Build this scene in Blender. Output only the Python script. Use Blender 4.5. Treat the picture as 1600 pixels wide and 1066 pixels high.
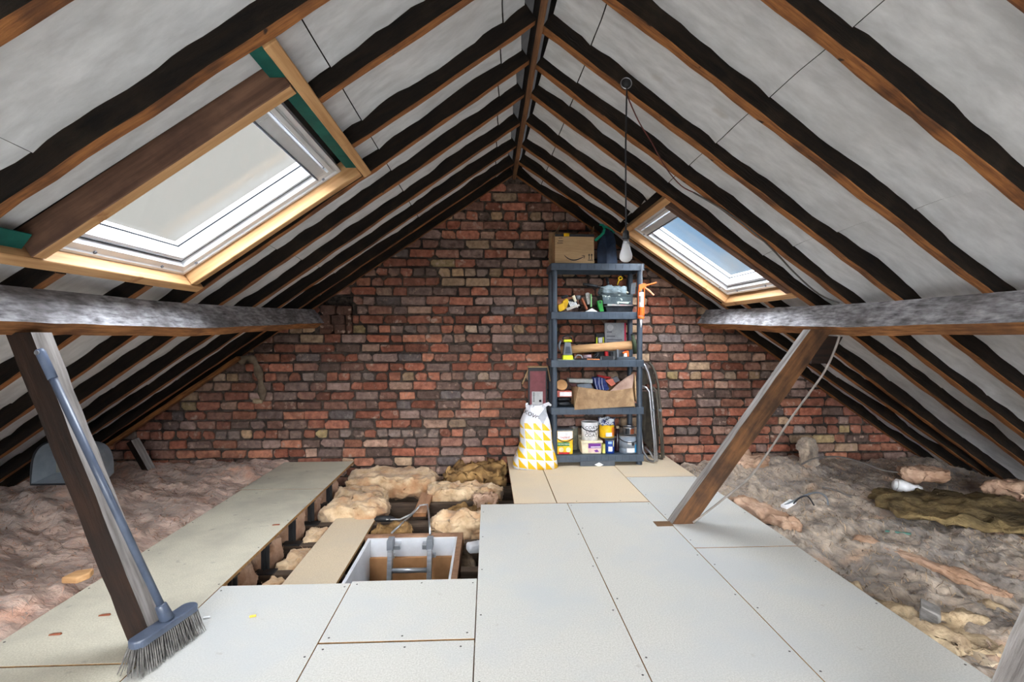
import bpy, bmesh, math, random
from mathutils import Vector, Matrix, noise

for o in list(bpy.data.objects):
    bpy.data.objects.remove(o)
SC = bpy.context.scene
COL = SC.collection
random.seed(7)

# ------------------------------------------------------------------ camera
F, CH, WY = 800.0, 1.125, 4.75          # focal length in px of the 1600x1066 frame, eye height, brick wall distance
YAW, PIT = math.atan(38 / F), math.atan(9 / F)
FW = Vector((math.sin(YAW) * math.cos(PIT), math.cos(YAW) * math.cos(PIT), -math.sin(PIT)))
RT = Vector((math.cos(YAW), -math.sin(YAW), 0))
UP = RT.cross(FW)
CAM = Vector((0, 0, CH))
cd = bpy.data.cameras.new('camera')
cam = bpy.data.objects.new('camera', cd)
COL.objects.link(cam)
cd.sensor_width = 36
cd.lens = 36 * F / 1600
cd.clip_start = 0.05
cam.matrix_world = Matrix.Translation(CAM) @ Matrix((RT, UP, -FW)).transposed().to_4x4()
SC.camera = cam

# ------------------------------------------------------------------ view
vs = SC.view_settings
vs.view_transform = 'Standard'
vs.look = 'None'
vs.gamma = 1.0
vs.use_curve_mapping = False
vs.exposure = 0.16

# ------------------------------------------------------------------ sky
world = bpy.data.worlds.new('sky')
SC.world = world
world.use_nodes = True
nt = world.node_tree
N, LK = nt.nodes, nt.links
bg = N['Background']
tc = N.new('ShaderNodeTexCoord')
sx = N.new('ShaderNodeSeparateXYZ')
LK.new(tc.outputs['Generated'], sx.inputs[0])
nz = N.new('ShaderNodeTexNoise')
nz.inputs['Scale'].default_value = 5.5
nz.inputs['Detail'].default_value = 5
LK.new(tc.outputs['Generated'], nz.inputs['Vector'])
ad = N.new('ShaderNodeMath')
ad.operation = 'MULTIPLY_ADD'
LK.new(sx.outputs['X'], ad.inputs[0])
ad.inputs[1].default_value = -0.55      # cloud cover thickens towards -X
LK.new(nz.outputs['Fac'], ad.inputs[2])
rp = N.new('ShaderNodeValToRGB')
rp.color_ramp.elements[0].position = 0.30
rp.color_ramp.elements[0].color = (0.26, 0.42, 0.60, 1)
rp.color_ramp.elements[1].position = 0.56
rp.color_ramp.elements[1].color = (0.56, 0.545, 0.50, 1)
LK.new(ad.outputs[0], rp.inputs['Fac'])
LK.new(rp.outputs['Color'], bg.inputs['Color'])
bg.inputs['Strength'].default_value = 1.0

def look(o, at):
    o.rotation_euler = (Vector(at) - o.location).to_track_quat('-Z', 'Y').to_euler()

def sun(name, energy, angle, d, col):
    l = bpy.data.lights.new(name, 'SUN')
    l.energy, l.angle, l.color = energy, math.radians(angle), col
    o = bpy.data.objects.new(name, l)
    COL.objects.link(o)
    o.location = Vector(d) * -6
    look(o, (0, 0, 0))

# the light of the bright overcast sky above the roof: a very soft sun that only comes in through the openings
sun('overcast_sky_offscreen', 66.0, 165, (0.12, 0.05, -1.0), (0.93, 0.96, 1.0))

# ------------------------------------------------------------------ pixel helpers (1600x1066 frame)
def ray(px, py):
    return FW + RT * ((px - 800) / F) - UP * ((py - 533) / F)
def aty(px, py, Y):
    d = ray(px, py)
    return CAM + d * (Y / d.y)
def atz(px, py, z=0.0):
    d = ray(px, py)
    return CAM + d * ((z - CH) / d.z)

# ------------------------------------------------------------------ materials
def lin(c):
    return tuple(((v / 255) / 12.92 if v / 255 <= 0.04045 else ((v / 255 + 0.055) / 1.055) ** 2.4) for v in c) + (1,)

MATS = {}
def mat(name, c1, c2=None, scale=8.0, stretch=(1, 1, 1), detail=6, rough=0.8, bump=0.0, bscale=60.0,
        blotch=None, blotch_scale=1.5, blotch_amt=0.5, blotch_pos=(0.45, 0.62), metal=0.0, ramp=(0.35, 0.65), spec=0.3, trans=0.0, attr=None,
        spots=None, spot_scale=40, spot_pos=(0.62, 0.66), sheen=0.0, wpos=False):
    if name in MATS:
        return MATS[name]
    m = bpy.data.materials.new(name)
    m.use_nodes = True
    t = m.node_tree
    n, l = t.nodes, t.links
    b = n['Principled BSDF']
    b.inputs['Roughness'].default_value = rough
    b.inputs['Metallic'].default_value = metal
    b.inputs['Specular IOR Level'].default_value = spec
    if sheen:
        b.inputs['Sheen Weight'].default_value = sheen
    tcx = n.new('ShaderNodeTexCoord')
    mp = n.new('ShaderNodeMapping')
    mp.inputs['Scale'].default_value = stretch
    if wpos:
        tcx = n.new('ShaderNodeNewGeometry')
        CO = tcx.outputs['Position']
    else:
        CO = tcx.outputs['Object']
    l.new(CO, mp.inputs['Vector'])
    def tex(sc, det=6, vec=None):
        q = n.new('ShaderNodeTexNoise')
        q.inputs['Scale'].default_value = sc
        q.inputs['Detail'].default_value = det
        q.inputs['Roughness'].default_value = 0.62
        l.new((vec or mp.outputs['Vector']), q.inputs['Vector'])
        return q
    def ramp_(src, p0, p1, a, c):
        r = n.new('ShaderNodeValToRGB')
        e = r.color_ramp.elements
        e[0].position, e[1].position = p0, p1
        e[0].color, e[1].color = a, c
        l.new(src, r.inputs['Fac'])
        return r
    def mix(fac, a, c, mode='MIX'):
        x = n.new('ShaderNodeMix')
        x.data_type = 'RGBA'
        x.blend_type = mode
        for sock, val in ((x.inputs[0], fac), (x.inputs[6], a), (x.inputs[7], c)):
            if hasattr(val, 'is_output'):
                l.new(val, sock)
            else:
                sock.default_value = val
        return x.outputs[2]
    A = lin(c1)
    col = None
    if attr:
        at_ = n.new('ShaderNodeAttribute')
        at_.attribute_name = attr
        col = at_.outputs['Color']
        if c2:
            q = tex(scale, detail)
            r = ramp_(q.outputs['Fac'], ramp[0], ramp[1], A, lin(c2))
            col = mix(1.0, col, r.outputs['Color'], 'MULTIPLY')
    elif c2:
        q = tex(scale, detail)
        col = ramp_(q.outputs['Fac'], ramp[0], ramp[1], A, lin(c2)).outputs['Color']
    if blotch:
        q = tex(blotch_scale, 4, CO)
        r = ramp_(q.outputs['Fac'], blotch_pos[0], blotch_pos[1], (0, 0, 0, 1), (blotch_amt,) * 3 + (1,))
        col = mix(r.outputs['Color'], col if col is not None else A, lin(blotch))
    if spots:
        q = tex(spot_scale, 2, CO)
        r = ramp_(q.outputs['Fac'], spot_pos[0], spot_pos[1], (0, 0, 0, 1), (1, 1, 1, 1))
        col = mix(r.outputs['Color'], col if col is not None else A, lin(spots))
    if col is None:
        b.inputs['Base Color'].default_value = A
    else:
        l.new(col, b.inputs['Base Color'])
    if bump:
        q = tex(bscale, 8)
        bp = n.new('ShaderNodeBump')
        bp.inputs['Strength'].default_value = bump
        bp.inputs['Distance'].default_value = 0.01
        l.new(q.outputs['Fac'], bp.inputs['Height'])
        l.new(bp.outputs['Normal'], b.inputs['Normal'])
    if trans:
        tr = n.new('ShaderNodeBsdfTransparent')
        ms = n.new('ShaderNodeMixShader')
        ms.inputs[0].default_value = trans
        l.new(b.outputs[0], ms.inputs[1])
        l.new(tr.outputs[0], ms.inputs[2])
        l.new(ms.outputs[0], n['Material Output'].inputs[0])
    MATS[name] = m
    return m

def plain(name, c, rough=0.55, metal=0.0, bump=0.0, bscale=80.0, spec=0.35):
    c2 = tuple(min(255, int(v * 1.08 + 4)) for v in c)
    c1 = tuple(int(v * 0.92) for v in c)
    return mat(name, c1, c2, scale=14, rough=rough, metal=metal, bump=bump, bscale=bscale, spec=spec)

# ------------------------------------------------------------------ geometry builder
WM = {}
class G:
    def __init__(s):
        s.v, s.f, s.m = [], [], []
    def add(s, vs_, fs, mi=0):
        k = len(s.v)
        s.v += [Vector(p) for p in vs_]
        for i, f in enumerate(fs):
            s.f.append(tuple(a + k for a in f))
            s.m.append(mi[i] if isinstance(mi, (list, tuple)) else mi)
        return s
    def box(s, x0, x1, y0, y1, z0, z1, mi=0):
        return s.add([(x0, y0, z0), (x1, y0, z0), (x1, y1, z0), (x0, y1, z0), (x0, y0, z1), (x1, y0, z1), (x1, y1, z1), (x0, y1, z1)],
                     [(0, 3, 2, 1), (4, 5, 6, 7), (0, 1, 5, 4), (1, 2, 6, 5), (2, 3, 7, 6), (3, 0, 4, 7)], mi)
    def hexa(s, b4, t4, mi=0):
        return s.add(list(b4) + list(t4), [(0, 3, 2, 1), (4, 5, 6, 7), (0, 1, 5, 4), (1, 2, 6, 5), (2, 3, 7, 6), (3, 0, 4, 7)], mi)
    def obox(s, c, X, Y, Z, mi=0):     # centre and three half-axis vectors
        c, X, Y, Z = Vector(c), Vector(X), Vector(Y), Vector(Z)
        return s.hexa([c - X - Y - Z, c + X - Y - Z, c + X + Y - Z, c - X + Y - Z], [c - X - Y + Z, c + X - Y + Z, c + X + Y + Z, c - X + Y + Z], mi)
    def tube(s, pts, r, n=8, mi=0, flat=1.0, caps=True):
        pts = [Vector(p) for p in pts]
        rs = r if isinstance(r, (list, tuple)) else [r] * len(pts)
        rings, up = [], None
        for i, p in enumerate(pts):
            t = (pts[min(i + 1, len(pts) - 1)] - pts[max(i - 1, 0)]).normalized()
            if up is None:
                up = Vector((0, 0, 1)) if abs(t.z) < 0.9 else Vector((1, 0, 0))
            a = t.cross(up).normalized()
            up = a.cross(t).normalized()
            rings.append([p + (a * math.cos(2 * math.pi * k / n) + up * math.sin(2 * math.pi * k / n) * flat) * rs[i] for k in range(n)])
        fs = []
        for i in range(len(pts) - 1):
            for k in range(n):
                fs.append((i * n + k, i * n + (k + 1) % n, (i + 1) * n + (k + 1) % n, (i + 1) * n + k))
        if caps:
            fs.append(tuple(range(n))[::-1])
            fs.append(tuple((len(pts) - 1) * n + k for k in range(n)))
        return s.add([q for r_ in rings for q in r_], fs, mi)
    def lathe(s, prof, c=(0, 0, 0), n=20, mi=0, M=None, sxy=(1, 1), mis=None):
        vs_, fs, ms = [], [], []
        M = M or Matrix.Identity(3)
        for r, z in prof:
            for k in range(n):
                a = 2 * math.pi * k / n
                vs_.append(Vector(c) + M @ Vector((r * math.cos(a) * sxy[0], r * math.sin(a) * sxy[1], z)))
        for i in range(len(prof) - 1):
            for k in range(n):
                fs.append((i * n + k, i * n + (k + 1) % n, (i + 1) * n + (k + 1) % n, (i + 1) * n + k))
                ms.append(mis[i] if mis else mi)
        if prof[0][0] > 1e-5:
            fs.append(tuple(range(n))[::-1]); ms.append(mis[0] if mis else mi)
        if prof[-1][0] > 1e-5:
            fs.append(tuple((len(prof) - 1) * n + k for k in range(n))); ms.append(mis[-1] if mis else mi)
        return s.add(vs_, fs, ms)
    def prism(s, poly, D, mi=0, cap=None):  # polygon of 3D points extruded by vector D
        n = len(poly)
        poly = [Vector(p) for p in poly]
        D = Vector(D)
        fs = [tuple(range(n))[::-1], tuple(range(n, 2 * n))] + [(i, (i + 1) % n, (i + 1) % n + n, i + n) for i in range(n)]
        return s.add(poly + [p + D for p in poly], fs, mi)
    def grid(s, fn, nu, nv, mi=0):
        vs_ = [fn(i / nu, j / nv) for i in range(nu + 1) for j in range(nv + 1)]
        fs = [(i * (nv + 1) + j, (i + 1) * (nv + 1) + j, (i + 1) * (nv + 1) + j + 1, i * (nv + 1) + j + 1) for i in range(nu) for j in range(nv)]
        return s.add(vs_, fs, mi)
    def mesh(s, name, mats, M=None, smooth=False):
        me = bpy.data.meshes.new(name)
        vv = [M @ p for p in s.v] if M else s.v
        me.from_pydata([tuple(p) for p in vv], [], s.f)
        for x in (mats if isinstance(mats, (list, tuple)) else [mats]):
            me.materials.append(x)
        me.polygons.foreach_set('material_index', s.m)
        if smooth:
            me.polygons.foreach_set('use_smooth', [True] * len(me.polygons))
        me.update()
        return me
    def obj(s, name, mats, parent=None, smooth=False, bevel=0.0, label=None, cat=None, group=None, kind=None, sub=0, fix=True, M=None, solid=0.0):
        if M is not None:
            W = M
        elif parent is not None:
            W = WM[parent.name]
        else:
            xs = [p.x for p in s.v]; ys = [p.y for p in s.v]; zs = [p.z for p in s.v]
            W = Matrix.Translation(((min(xs) + max(xs)) / 2, (min(ys) + max(ys)) / 2, min(zs)))
        me = s.mesh(name, mats, W.inverted(), smooth)
        if fix:
            bm = bmesh.new(); bm.from_mesh(me)
            bmesh.ops.recalc_face_normals(bm, faces=bm.faces)
            bm.to_mesh(me); bm.free()
        o = bpy.data.objects.new(name, me)
        COL.objects.link(o)
        if parent is not None:
            o.parent = parent
            if M is not None:
                o.matrix_local = WM[parent.name].inverted() @ M
                WM[o.name] = M
            else:
                WM[o.name] = WM[parent.name]
        else:
            o.matrix_world = W
            WM[o.name] = W
        if solid:
            md = o.modifiers.new('thickness', 'SOLIDIFY'); md.thickness = solid; md.offset = 0
        if bevel:
            md = o.modifiers.new('bevel', 'BEVEL'); md.width = bevel; md.segments = 2; md.limit_method = 'ANGLE'
        if sub:
            md = o.modifiers.new('smooth', 'SUBSURF'); md.levels = sub; md.render_levels = sub
        tag(o, label, cat, group, kind)
        return o

def tag(o, label=None, cat=None, group=None, kind=None):
    if label: o['label'] = label
    if cat: o['category'] = cat
    if group: o['group'] = group
    if kind: o['kind'] = kind
    return o

def thing(name, label, cat, loc, rotz=0.0, group=None, kind=None):
    o = bpy.data.objects.new(name, None)
    COL.objects.link(o)
    o.empty_display_size = 0.1
    M = Matrix.Translation(loc) @ Matrix.Rotation(rotz, 4, 'Z')
    o.matrix_world = M
    WM[o.name] = M
    return tag(o, label, cat, group, kind)

def beam(name, P0, P1, up, w, h, mats, parent=None, seg=0.15, jit=0.003, label=None, cat=None, group=None, kind=None, seed=0, bevel=0.003):
    """Timber from P0 to P1 (centre line); local X runs along it, local Z towards `up`. mats: sides, bottom(-Z), top(+Z)."""
    P0, P1 = Vector(P0), Vector(P1)
    X = (P1 - P0).normalized()
    Zx = Vector(up) - X * X.dot(Vector(up)); Zx.normalize()
    Yx = Zx.cross(X)
    M = Matrix.Translation(P0) @ Matrix((X, Yx, Zx)).transposed().to_4x4()
    L = (P1 - P0).length
    n = max(1, int(L / seg))
    rnd = random.Random(seed + 11)
    g = G()
    vs_ = []
    for i in range(n + 1):
        x = L * i / n
        for (a, b) in ((-1, -1), (1, -1), (1, 1), (-1, 1)):
            j = lambda: rnd.uniform(-jit, jit)
            vs_.append((x, a * w / 2 + j(), b * h / 2 + j()))
    fs, ms = [(0, 3, 2, 1)], [0]
    for i in range(n):
        k = i * 4
        fs += [(k, k + 1, k + 5, k + 4), (k + 1, k + 2, k + 6, k + 5), (k + 2, k + 3, k + 7, k + 6), (k + 3, k, k + 4, k + 7)]
        ms += [1, 0, 2, 0]
    k = n * 4
    fs.append((k, k + 1, k + 2, k + 3)); ms.append(0)
    mats = list(mats) + [mats[0]] * (3 - len(mats))
    g.add(vs_, fs, ms)
    me = g.mesh(name, mats)
    o = bpy.data.objects.new(name, me)
    COL.objects.link(o)
    if parent is not None:
        o.parent = parent
        o.matrix_local = WM[parent.name].inverted() @ M
    else:
        o.matrix_world = M
    WM[o.name] = M
    if bevel:
        md = o.modifiers.new('bevel', 'BEVEL'); md.width = bevel; md.segments = 1; md.limit_method = 'ANGLE'; md.angle_limit = math.radians(50)
    return tag(o, label, cat, group, kind)

def text(name, body, size, M, m, parent, align='CENTER', ext=0.0004):
    cu = bpy.data.curves.new(name, 'FONT')
    cu.body, cu.size, cu.extrude = body, size, ext
    cu.align_x, cu.align_y = align, 'CENTER'
    cu.resolution_u = 2
    t = bpy.data.objects.new(name, cu)
    COL.objects.link(t)
    bpy.context.view_layer.update()
    me = bpy.data.meshes.new_from_object(t.evaluated_get(bpy.context.evaluated_depsgraph_get()))
    bpy.data.objects.remove(t)
    me.materials.clear(); me.materials.append(m)
    o = bpy.data.objects.new(name, me)
    COL.objects.link(o)
    o.parent = parent
    o.matrix_local = WM[parent.name].inverted() @ M
    WM[o.name] = M
    return o

def front(x, y, z, rot=0.0, tilt=0.0):
    """frame of a flat mark on a face that looks towards -Y"""
    return Matrix.Translation((x, y, z)) @ Matrix.Rotation(rot, 4, 'Z') @ Matrix.Rotation(math.pi / 2 - tilt, 4, 'X')

def fnoise(x, y, z=0.0, o=4):
    return noise.fractal(Vector((x, y, z)), 1.0, 2.0, o, noise_basis='PERLIN_ORIGINAL')

# ------------------------------------------------------------------ roof frame
TH = math.atan(0.68)
CT, ST = math.cos(TH), math.sin(TH)
AX, AZ = 0.243, 2.60
def RP(s, u, Y, w=0.0):
    """roof point: s -1 left slope / +1 right slope, u down the slope from the ridge, w outwards from the rafter undersides"""
    return Vector((AX + s * (u * CT + w * ST), Y, AZ - u * ST + w * CT))
def RN(s):
    return Vector((s * ST, 0, CT))
EAVE = 4.85
RW = 0.052
RAF = {-1: [(-2.55, 0, 0), (-2.13, 0, 0), (-1.72, 0, 0), (-1.31, 0, 0), (-.90, 0, 0), (-.48, 0, 0), (-.07, 0, 0), (.33, 0, 0), (.74, 0, 0), (1.14, 0, 0), (1.545, .012, 0), (1.97, .02, 1), (2.43, .037, 1), (2.78, .06, 0), (3.16, .055, 0), (3.58, .05, 0), (4.0, .03, 0), (4.40, .02, 0), (4.735, 0, 0)],
       1: [(-2.55, 0, 0), (-2.13, 0, 0), (-1.72, 0, 0), (-1.31, 0, 0), (-.90, 0, 0), (-.48, 0, 0), (-.07, 0, 0), (.33, 0, 0), (.74, 0, 0), (1.15, .02, 0), (1.55, .047, 0), (2.02, .048, 0), (2.48, .055, 0), (2.83, .062, 0), (3.16, .06, 0), (3.56, .075, 1), (3.99, .02, 1), (4.38, 0, 0), (4.735, 0, 0)]}
WIN = {-1: (1.865, 2.735, 1.18, 2.16), 1: (3.36, 4.23, 1.13, 2.11)}     # roof window frame: Y0, Y1, u0, u1
# ------------------------------------------------------------------ main materials
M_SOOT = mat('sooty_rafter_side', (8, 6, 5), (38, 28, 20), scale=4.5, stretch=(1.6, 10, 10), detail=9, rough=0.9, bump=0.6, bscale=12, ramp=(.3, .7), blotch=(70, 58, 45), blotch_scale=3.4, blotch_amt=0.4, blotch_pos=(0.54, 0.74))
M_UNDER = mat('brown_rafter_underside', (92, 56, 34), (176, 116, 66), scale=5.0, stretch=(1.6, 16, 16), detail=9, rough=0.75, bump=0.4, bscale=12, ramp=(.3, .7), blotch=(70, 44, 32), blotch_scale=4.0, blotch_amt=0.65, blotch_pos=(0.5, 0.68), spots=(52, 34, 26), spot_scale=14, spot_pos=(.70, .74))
M_RIDGE = mat('ridge_wood', (86, 58, 40), (132, 94, 64), scale=4, stretch=(1, 14, 14), rough=0.8, bump=0.3, bscale=8)
M_PGREY = mat('dusty_grey_timber', (84, 82, 84), (204, 202, 206), scale=6, stretch=(9, 2.2, 9), detail=10, rough=0.9, bump=0.8, bscale=12, ramp=(.28, .72), blotch=(80, 74, 72), blotch_scale=4, blotch_amt=0.6)
M_PORANGE = mat('clean_brown_timber', (112, 72, 44), (196, 138, 88), scale=4.5, stretch=(14, 1.4, 14), detail=9, rough=0.8, bump=0.4, bscale=12, ramp=(.3, .7), blotch=(96, 64, 46), blotch_scale=3.5, blotch_amt=0.6)
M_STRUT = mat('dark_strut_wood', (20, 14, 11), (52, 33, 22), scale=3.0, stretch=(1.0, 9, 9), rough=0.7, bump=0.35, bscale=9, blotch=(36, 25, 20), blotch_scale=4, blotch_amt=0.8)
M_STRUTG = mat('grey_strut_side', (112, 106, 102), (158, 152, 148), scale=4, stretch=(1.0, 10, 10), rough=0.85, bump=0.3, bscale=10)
M_PINE = mat('new_pine', (182, 136, 90), (210, 166, 118), scale=3.0, stretch=(0.8, 16, 16), rough=0.65, bump=0.12, bscale=9, blotch=(150, 98, 58), blotch_scale=7, blotch_amt=0.75, blotch_pos=(0.66, 0.74))
M_PINED = mat('brown_trimmer', (92, 66, 54), (132, 98, 78), scale=3.0, stretch=(0.8, 12, 12), rough=0.7, bump=0.2, bscale=9, blotch=(72, 52, 46), blotch_scale=4, blotch_amt=0.6)  # darker brown: sides only on one near trimmer, every face of the other
M_LINING = mat('white_roof_lining', (196, 196, 198), (222, 222, 224), scale=6, stretch=(1, 3, 1), detail=8, rough=0.9, bump=0.2, bscale=5, blotch=(182, 181, 181), blotch_scale=2.0, blotch_amt=0.45, blotch_pos=(0.5, 0.72), spots=(168, 160, 152), spot_scale=5, spot_pos=(.70, .88))
M_DECK = mat('dark_roof_deck', (40, 36, 34), (56, 50, 46), scale=6, rough=0.95)
M_GREEN = mat('green_membrane', (10, 74, 68), (22, 98, 88), scale=8, rough=0.7)
M_BRICK = mat('brick', (182, 174, 172), (255, 252, 250), scale=20, detail=8, rough=0.92, bump=0.8, bscale=38, attr='Col', wpos=True, blotch=(96, 86, 84), blotch_scale=1.1, blotch_amt=0.5, blotch_pos=(0.52, 0.74), spots=(186, 158, 142), spot_scale=17, spot_pos=(0.60, 0.76))
M_MORTAR = mat('sooty_mortar', (44, 38, 34), (104, 91, 82), scale=26, rough=0.98, bump=1.0, bscale=30, blotch=(40, 36, 34), blotch_scale=1.6, blotch_amt=0.8)
M_CHIP = mat('chipboard', wpos=True, c1=(186, 184, 176), c2=(210, 208, 201), scale=170, detail=3, rough=0.62, bump=0.06, bscale=170, blotch=(188, 191, 191), blotch_scale=1.3, blotch_amt=0.7, spots=(160, 150, 138), spot_scale=11, spot_pos=(0.70, 0.84))
M_CHIPT = mat('tan_chipboard', wpos=True, c1=(208, 188, 158), c2=(228, 210, 182), scale=170, detail=3, rough=0.65, bump=0.06, bscale=170, blotch=(206, 192, 172), blotch_scale=1.6, blotch_amt=0.5)
M_CHIPD = mat('dusty_chipboard', wpos=True, c1=(190, 183, 162), c2=(214, 208, 190), scale=170, detail=3, rough=0.7, bump=0.06, bscale=170, blotch=(168, 162, 148), blotch_scale=1.8, blotch_amt=0.6, spots=(126, 120, 112), spot_scale=9, spot_pos=(0.66, 0.78))
M_EDGE = mat('chipboard_edge', (138, 104, 66), (170, 132, 88), scale=60, rough=0.85)
M_INSL = mat('pink_brown_insulation', (146, 116, 102), (236, 206, 186), scale=7.0, stretch=(1.0, 2.2, 1), detail=12, rough=1.0, bump=1.0, bscale=40, ramp=(.32, .68), blotch=(152, 134, 122), blotch_scale=1.9, blotch_amt=0.7, blotch_pos=(0.46, 0.62), spots=(228, 174, 146), spot_scale=3.4, spot_pos=(0.58, 0.74), sheen=0.3)
M_INSR = mat('grey_brown_insulation', (106, 93, 82), (216, 196, 174), scale=8.0, stretch=(2.0, 1.0, 1), detail=12, rough=1.0, bump=1.0, bscale=40, ramp=(.32, .7), blotch=(122, 114, 110), blotch_scale=2.2, blotch_amt=0.65, spots=(206, 166, 132), spot_scale=3.6, spot_pos=(0.60, 0.74), sheen=0.3)
M_BATT = mat('cream_batt', (176, 138, 98), (240, 214, 176), scale=11, detail=10, ramp=(.3, .7), rough=1.0, bump=1.0, bscale=30, blotch=(176, 122, 80), blotch_scale=4, blotch_amt=0.7, sheen=0.2)
M_BATTD = mat('ochre_batt', (126, 94, 56), (196, 156, 102), scale=8, rough=1.0, bump=1.0, bscale=30, blotch=(96, 74, 54), blotch_scale=5, blotch_amt=0.8)
M_MOSS = mat('olive_slab', (84, 70, 46), (158, 136, 94), scale=14, detail=10, ramp=(.3, .7), rough=1.0, bump=1.0, bscale=34, blotch=(74, 64, 48), blotch_scale=3, blotch_amt=0.7)
M_ORANGEI = mat('orange_batt', (168, 134, 112), (220, 188, 162), scale=11, detail=10, ramp=(.3, .7), rough=1.0, bump=1.0, bscale=30, blotch=(150, 112, 84), blotch_scale=4, blotch_amt=0.7)
M_DIRT = mat('dusty_ceiling_back', (92, 78, 64), (164, 140, 112), scale=9, rough=1.0, bump=1.0, bscale=30, blotch=(72, 64, 58), blotch_scale=5, blotch_amt=0.7)
M_JOIST = mat('dark_joist', (60, 48, 40), (98, 82, 68), scale=4, stretch=(1, 9, 9), rough=0.9, bump=0.4, bscale=9)
M_WHITE = mat('white_paint', (214, 216, 220), (232, 234, 238), scale=6, rough=0.6, bump=0.1, bscale=12)
M_MDF = mat('brown_hardboard', (176, 126, 82), (196, 146, 100), scale=10, rough=0.7)
M_UPVC = mat('white_window_frame', (204, 204, 206), (218, 218, 220), scale=6, rough=0.35, spec=0.5)
M_SASH = mat('white_sash', (196, 197, 200), (210, 211, 214), scale=6, rough=0.35, spec=0.5)
M_GASKET = mat('dark_gasket', (36, 40, 46), (50, 54, 60), rough=0.6)
M_ALU = mat('aluminium', (176, 180, 184), (206, 210, 214), scale=9, stretch=(1, 1, 6), rough=0.32, metal=0.85)
M_BPLAST = plain('black_plastic', (30, 30, 32), rough=0.5)

# glass: thin clear pane
M_GLASS = bpy.data.materials.new('window_glass')
M_GLASS.use_nodes = True
_n, _l = M_GLASS.node_tree.nodes, M_GLASS.node_tree.links
_t = _n.new('ShaderNodeBsdfTransparent'); _t.inputs[0].default_value = (0.97, 0.985, 1.0, 1)
_g = _n.new('ShaderNodeBsdfGlossy'); _g.inputs['Roughness'].default_value = 0.03
_m = _n.new('ShaderNodeMixShader')
_m.inputs[0].default_value = 0.04; _l.new(_t.outputs[0], _m.inputs[1]); _l.new(_g.outputs[0], _m.inputs[2])
_l.new(_m.outputs[0], _n['Material Output'].inputs[0])

# ------------------------------------------------------------------ back wall
def slope_z(x, w=0.0):            # underside of the rafters above x
    s = -1 if x < AX else 1
    return AZ + w / CT - abs(x - AX) * 0.68
MY = WY + 0.012                    # mortar face
hx0, hx1, hz0, hz1 = -1.53, -1.235, 1.1385, 1.4865    # hole beside the purlin end
bm = bmesh.new()
outer = [(-4.0, -0.42), (4.45, -0.42), (4.45, slope_z(4.45, .13)), (AX, AZ + .16), (-4.0, slope_z(-4.0, .13))]
def q(*pts, mi=0):
    f = bm.faces.new([bm.verts.new(p) for p in pts])
    f.material_index = mi
def face(loop):
    q(*[(x, MY, z) for x, z in loop])
face([(-4.0, -.42), (hx0, -.42), (hx0, slope_z(hx0, .13)), (-4.0, slope_z(-4.0, .13))])
face([(hx1, -.42), (4.45, -.42), (4.45, slope_z(4.45, .13)), (AX, AZ + .16), (hx1, slope_z(hx1, .13))])
face([(hx0, -.42), (hx1, -.42), (hx1, hz0), (hx0, hz0)])
face([(hx0, hz1), (hx1, hz1), (hx1, slope_z(hx1, .13)), (hx0, slope_z(hx0, .13))])
# recess behind the hole and the back of the slab
q((hx0, MY, hz0), (hx1, MY, hz0), (hx1, MY + .12, hz0), (hx0, MY + .12, hz0), mi=0)
q((hx0, MY, hz1), (hx1, MY, hz1), (hx1, MY + .12, hz1), (hx0, MY + .12, hz1), mi=0)
q((hx0, MY, hz0), (hx0, MY, hz1), (hx0, MY + .12, hz1), (hx0, MY + .12, hz0), mi=0)
q((hx1, MY, hz0), (hx1, MY, hz1), (hx1, MY + .12, hz1), (hx1, MY + .12, hz0), mi=0)
q((hx0, MY + .12, hz0), (hx1, MY + .12, hz0), (hx1, MY + .12, hz1), (hx0, MY + .12, hz1), mi=0)
q(*[(x, MY + .14, z) for x, z in outer])
for i in range(5):
    a, b = outer[i], outer[(i + 1) % 5]
    q((a[0], MY, a[1]), (b[0], MY, b[1]), (b[0], MY + .14, b[1]), (a[0], MY + .14, a[1]))
me = bpy.data.meshes.new('wall_back')
bm.to_mesh(me); bm.free()
me.materials.append(M_MORTAR)
wall = bpy.data.objects.new('wall_back', me)
COL.objects.link(wall)
tag(wall, 'sooty red brick gable wall at the end of the loft', kind='structure')
WM['wall_back'] = Matrix.Identity(4)

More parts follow.
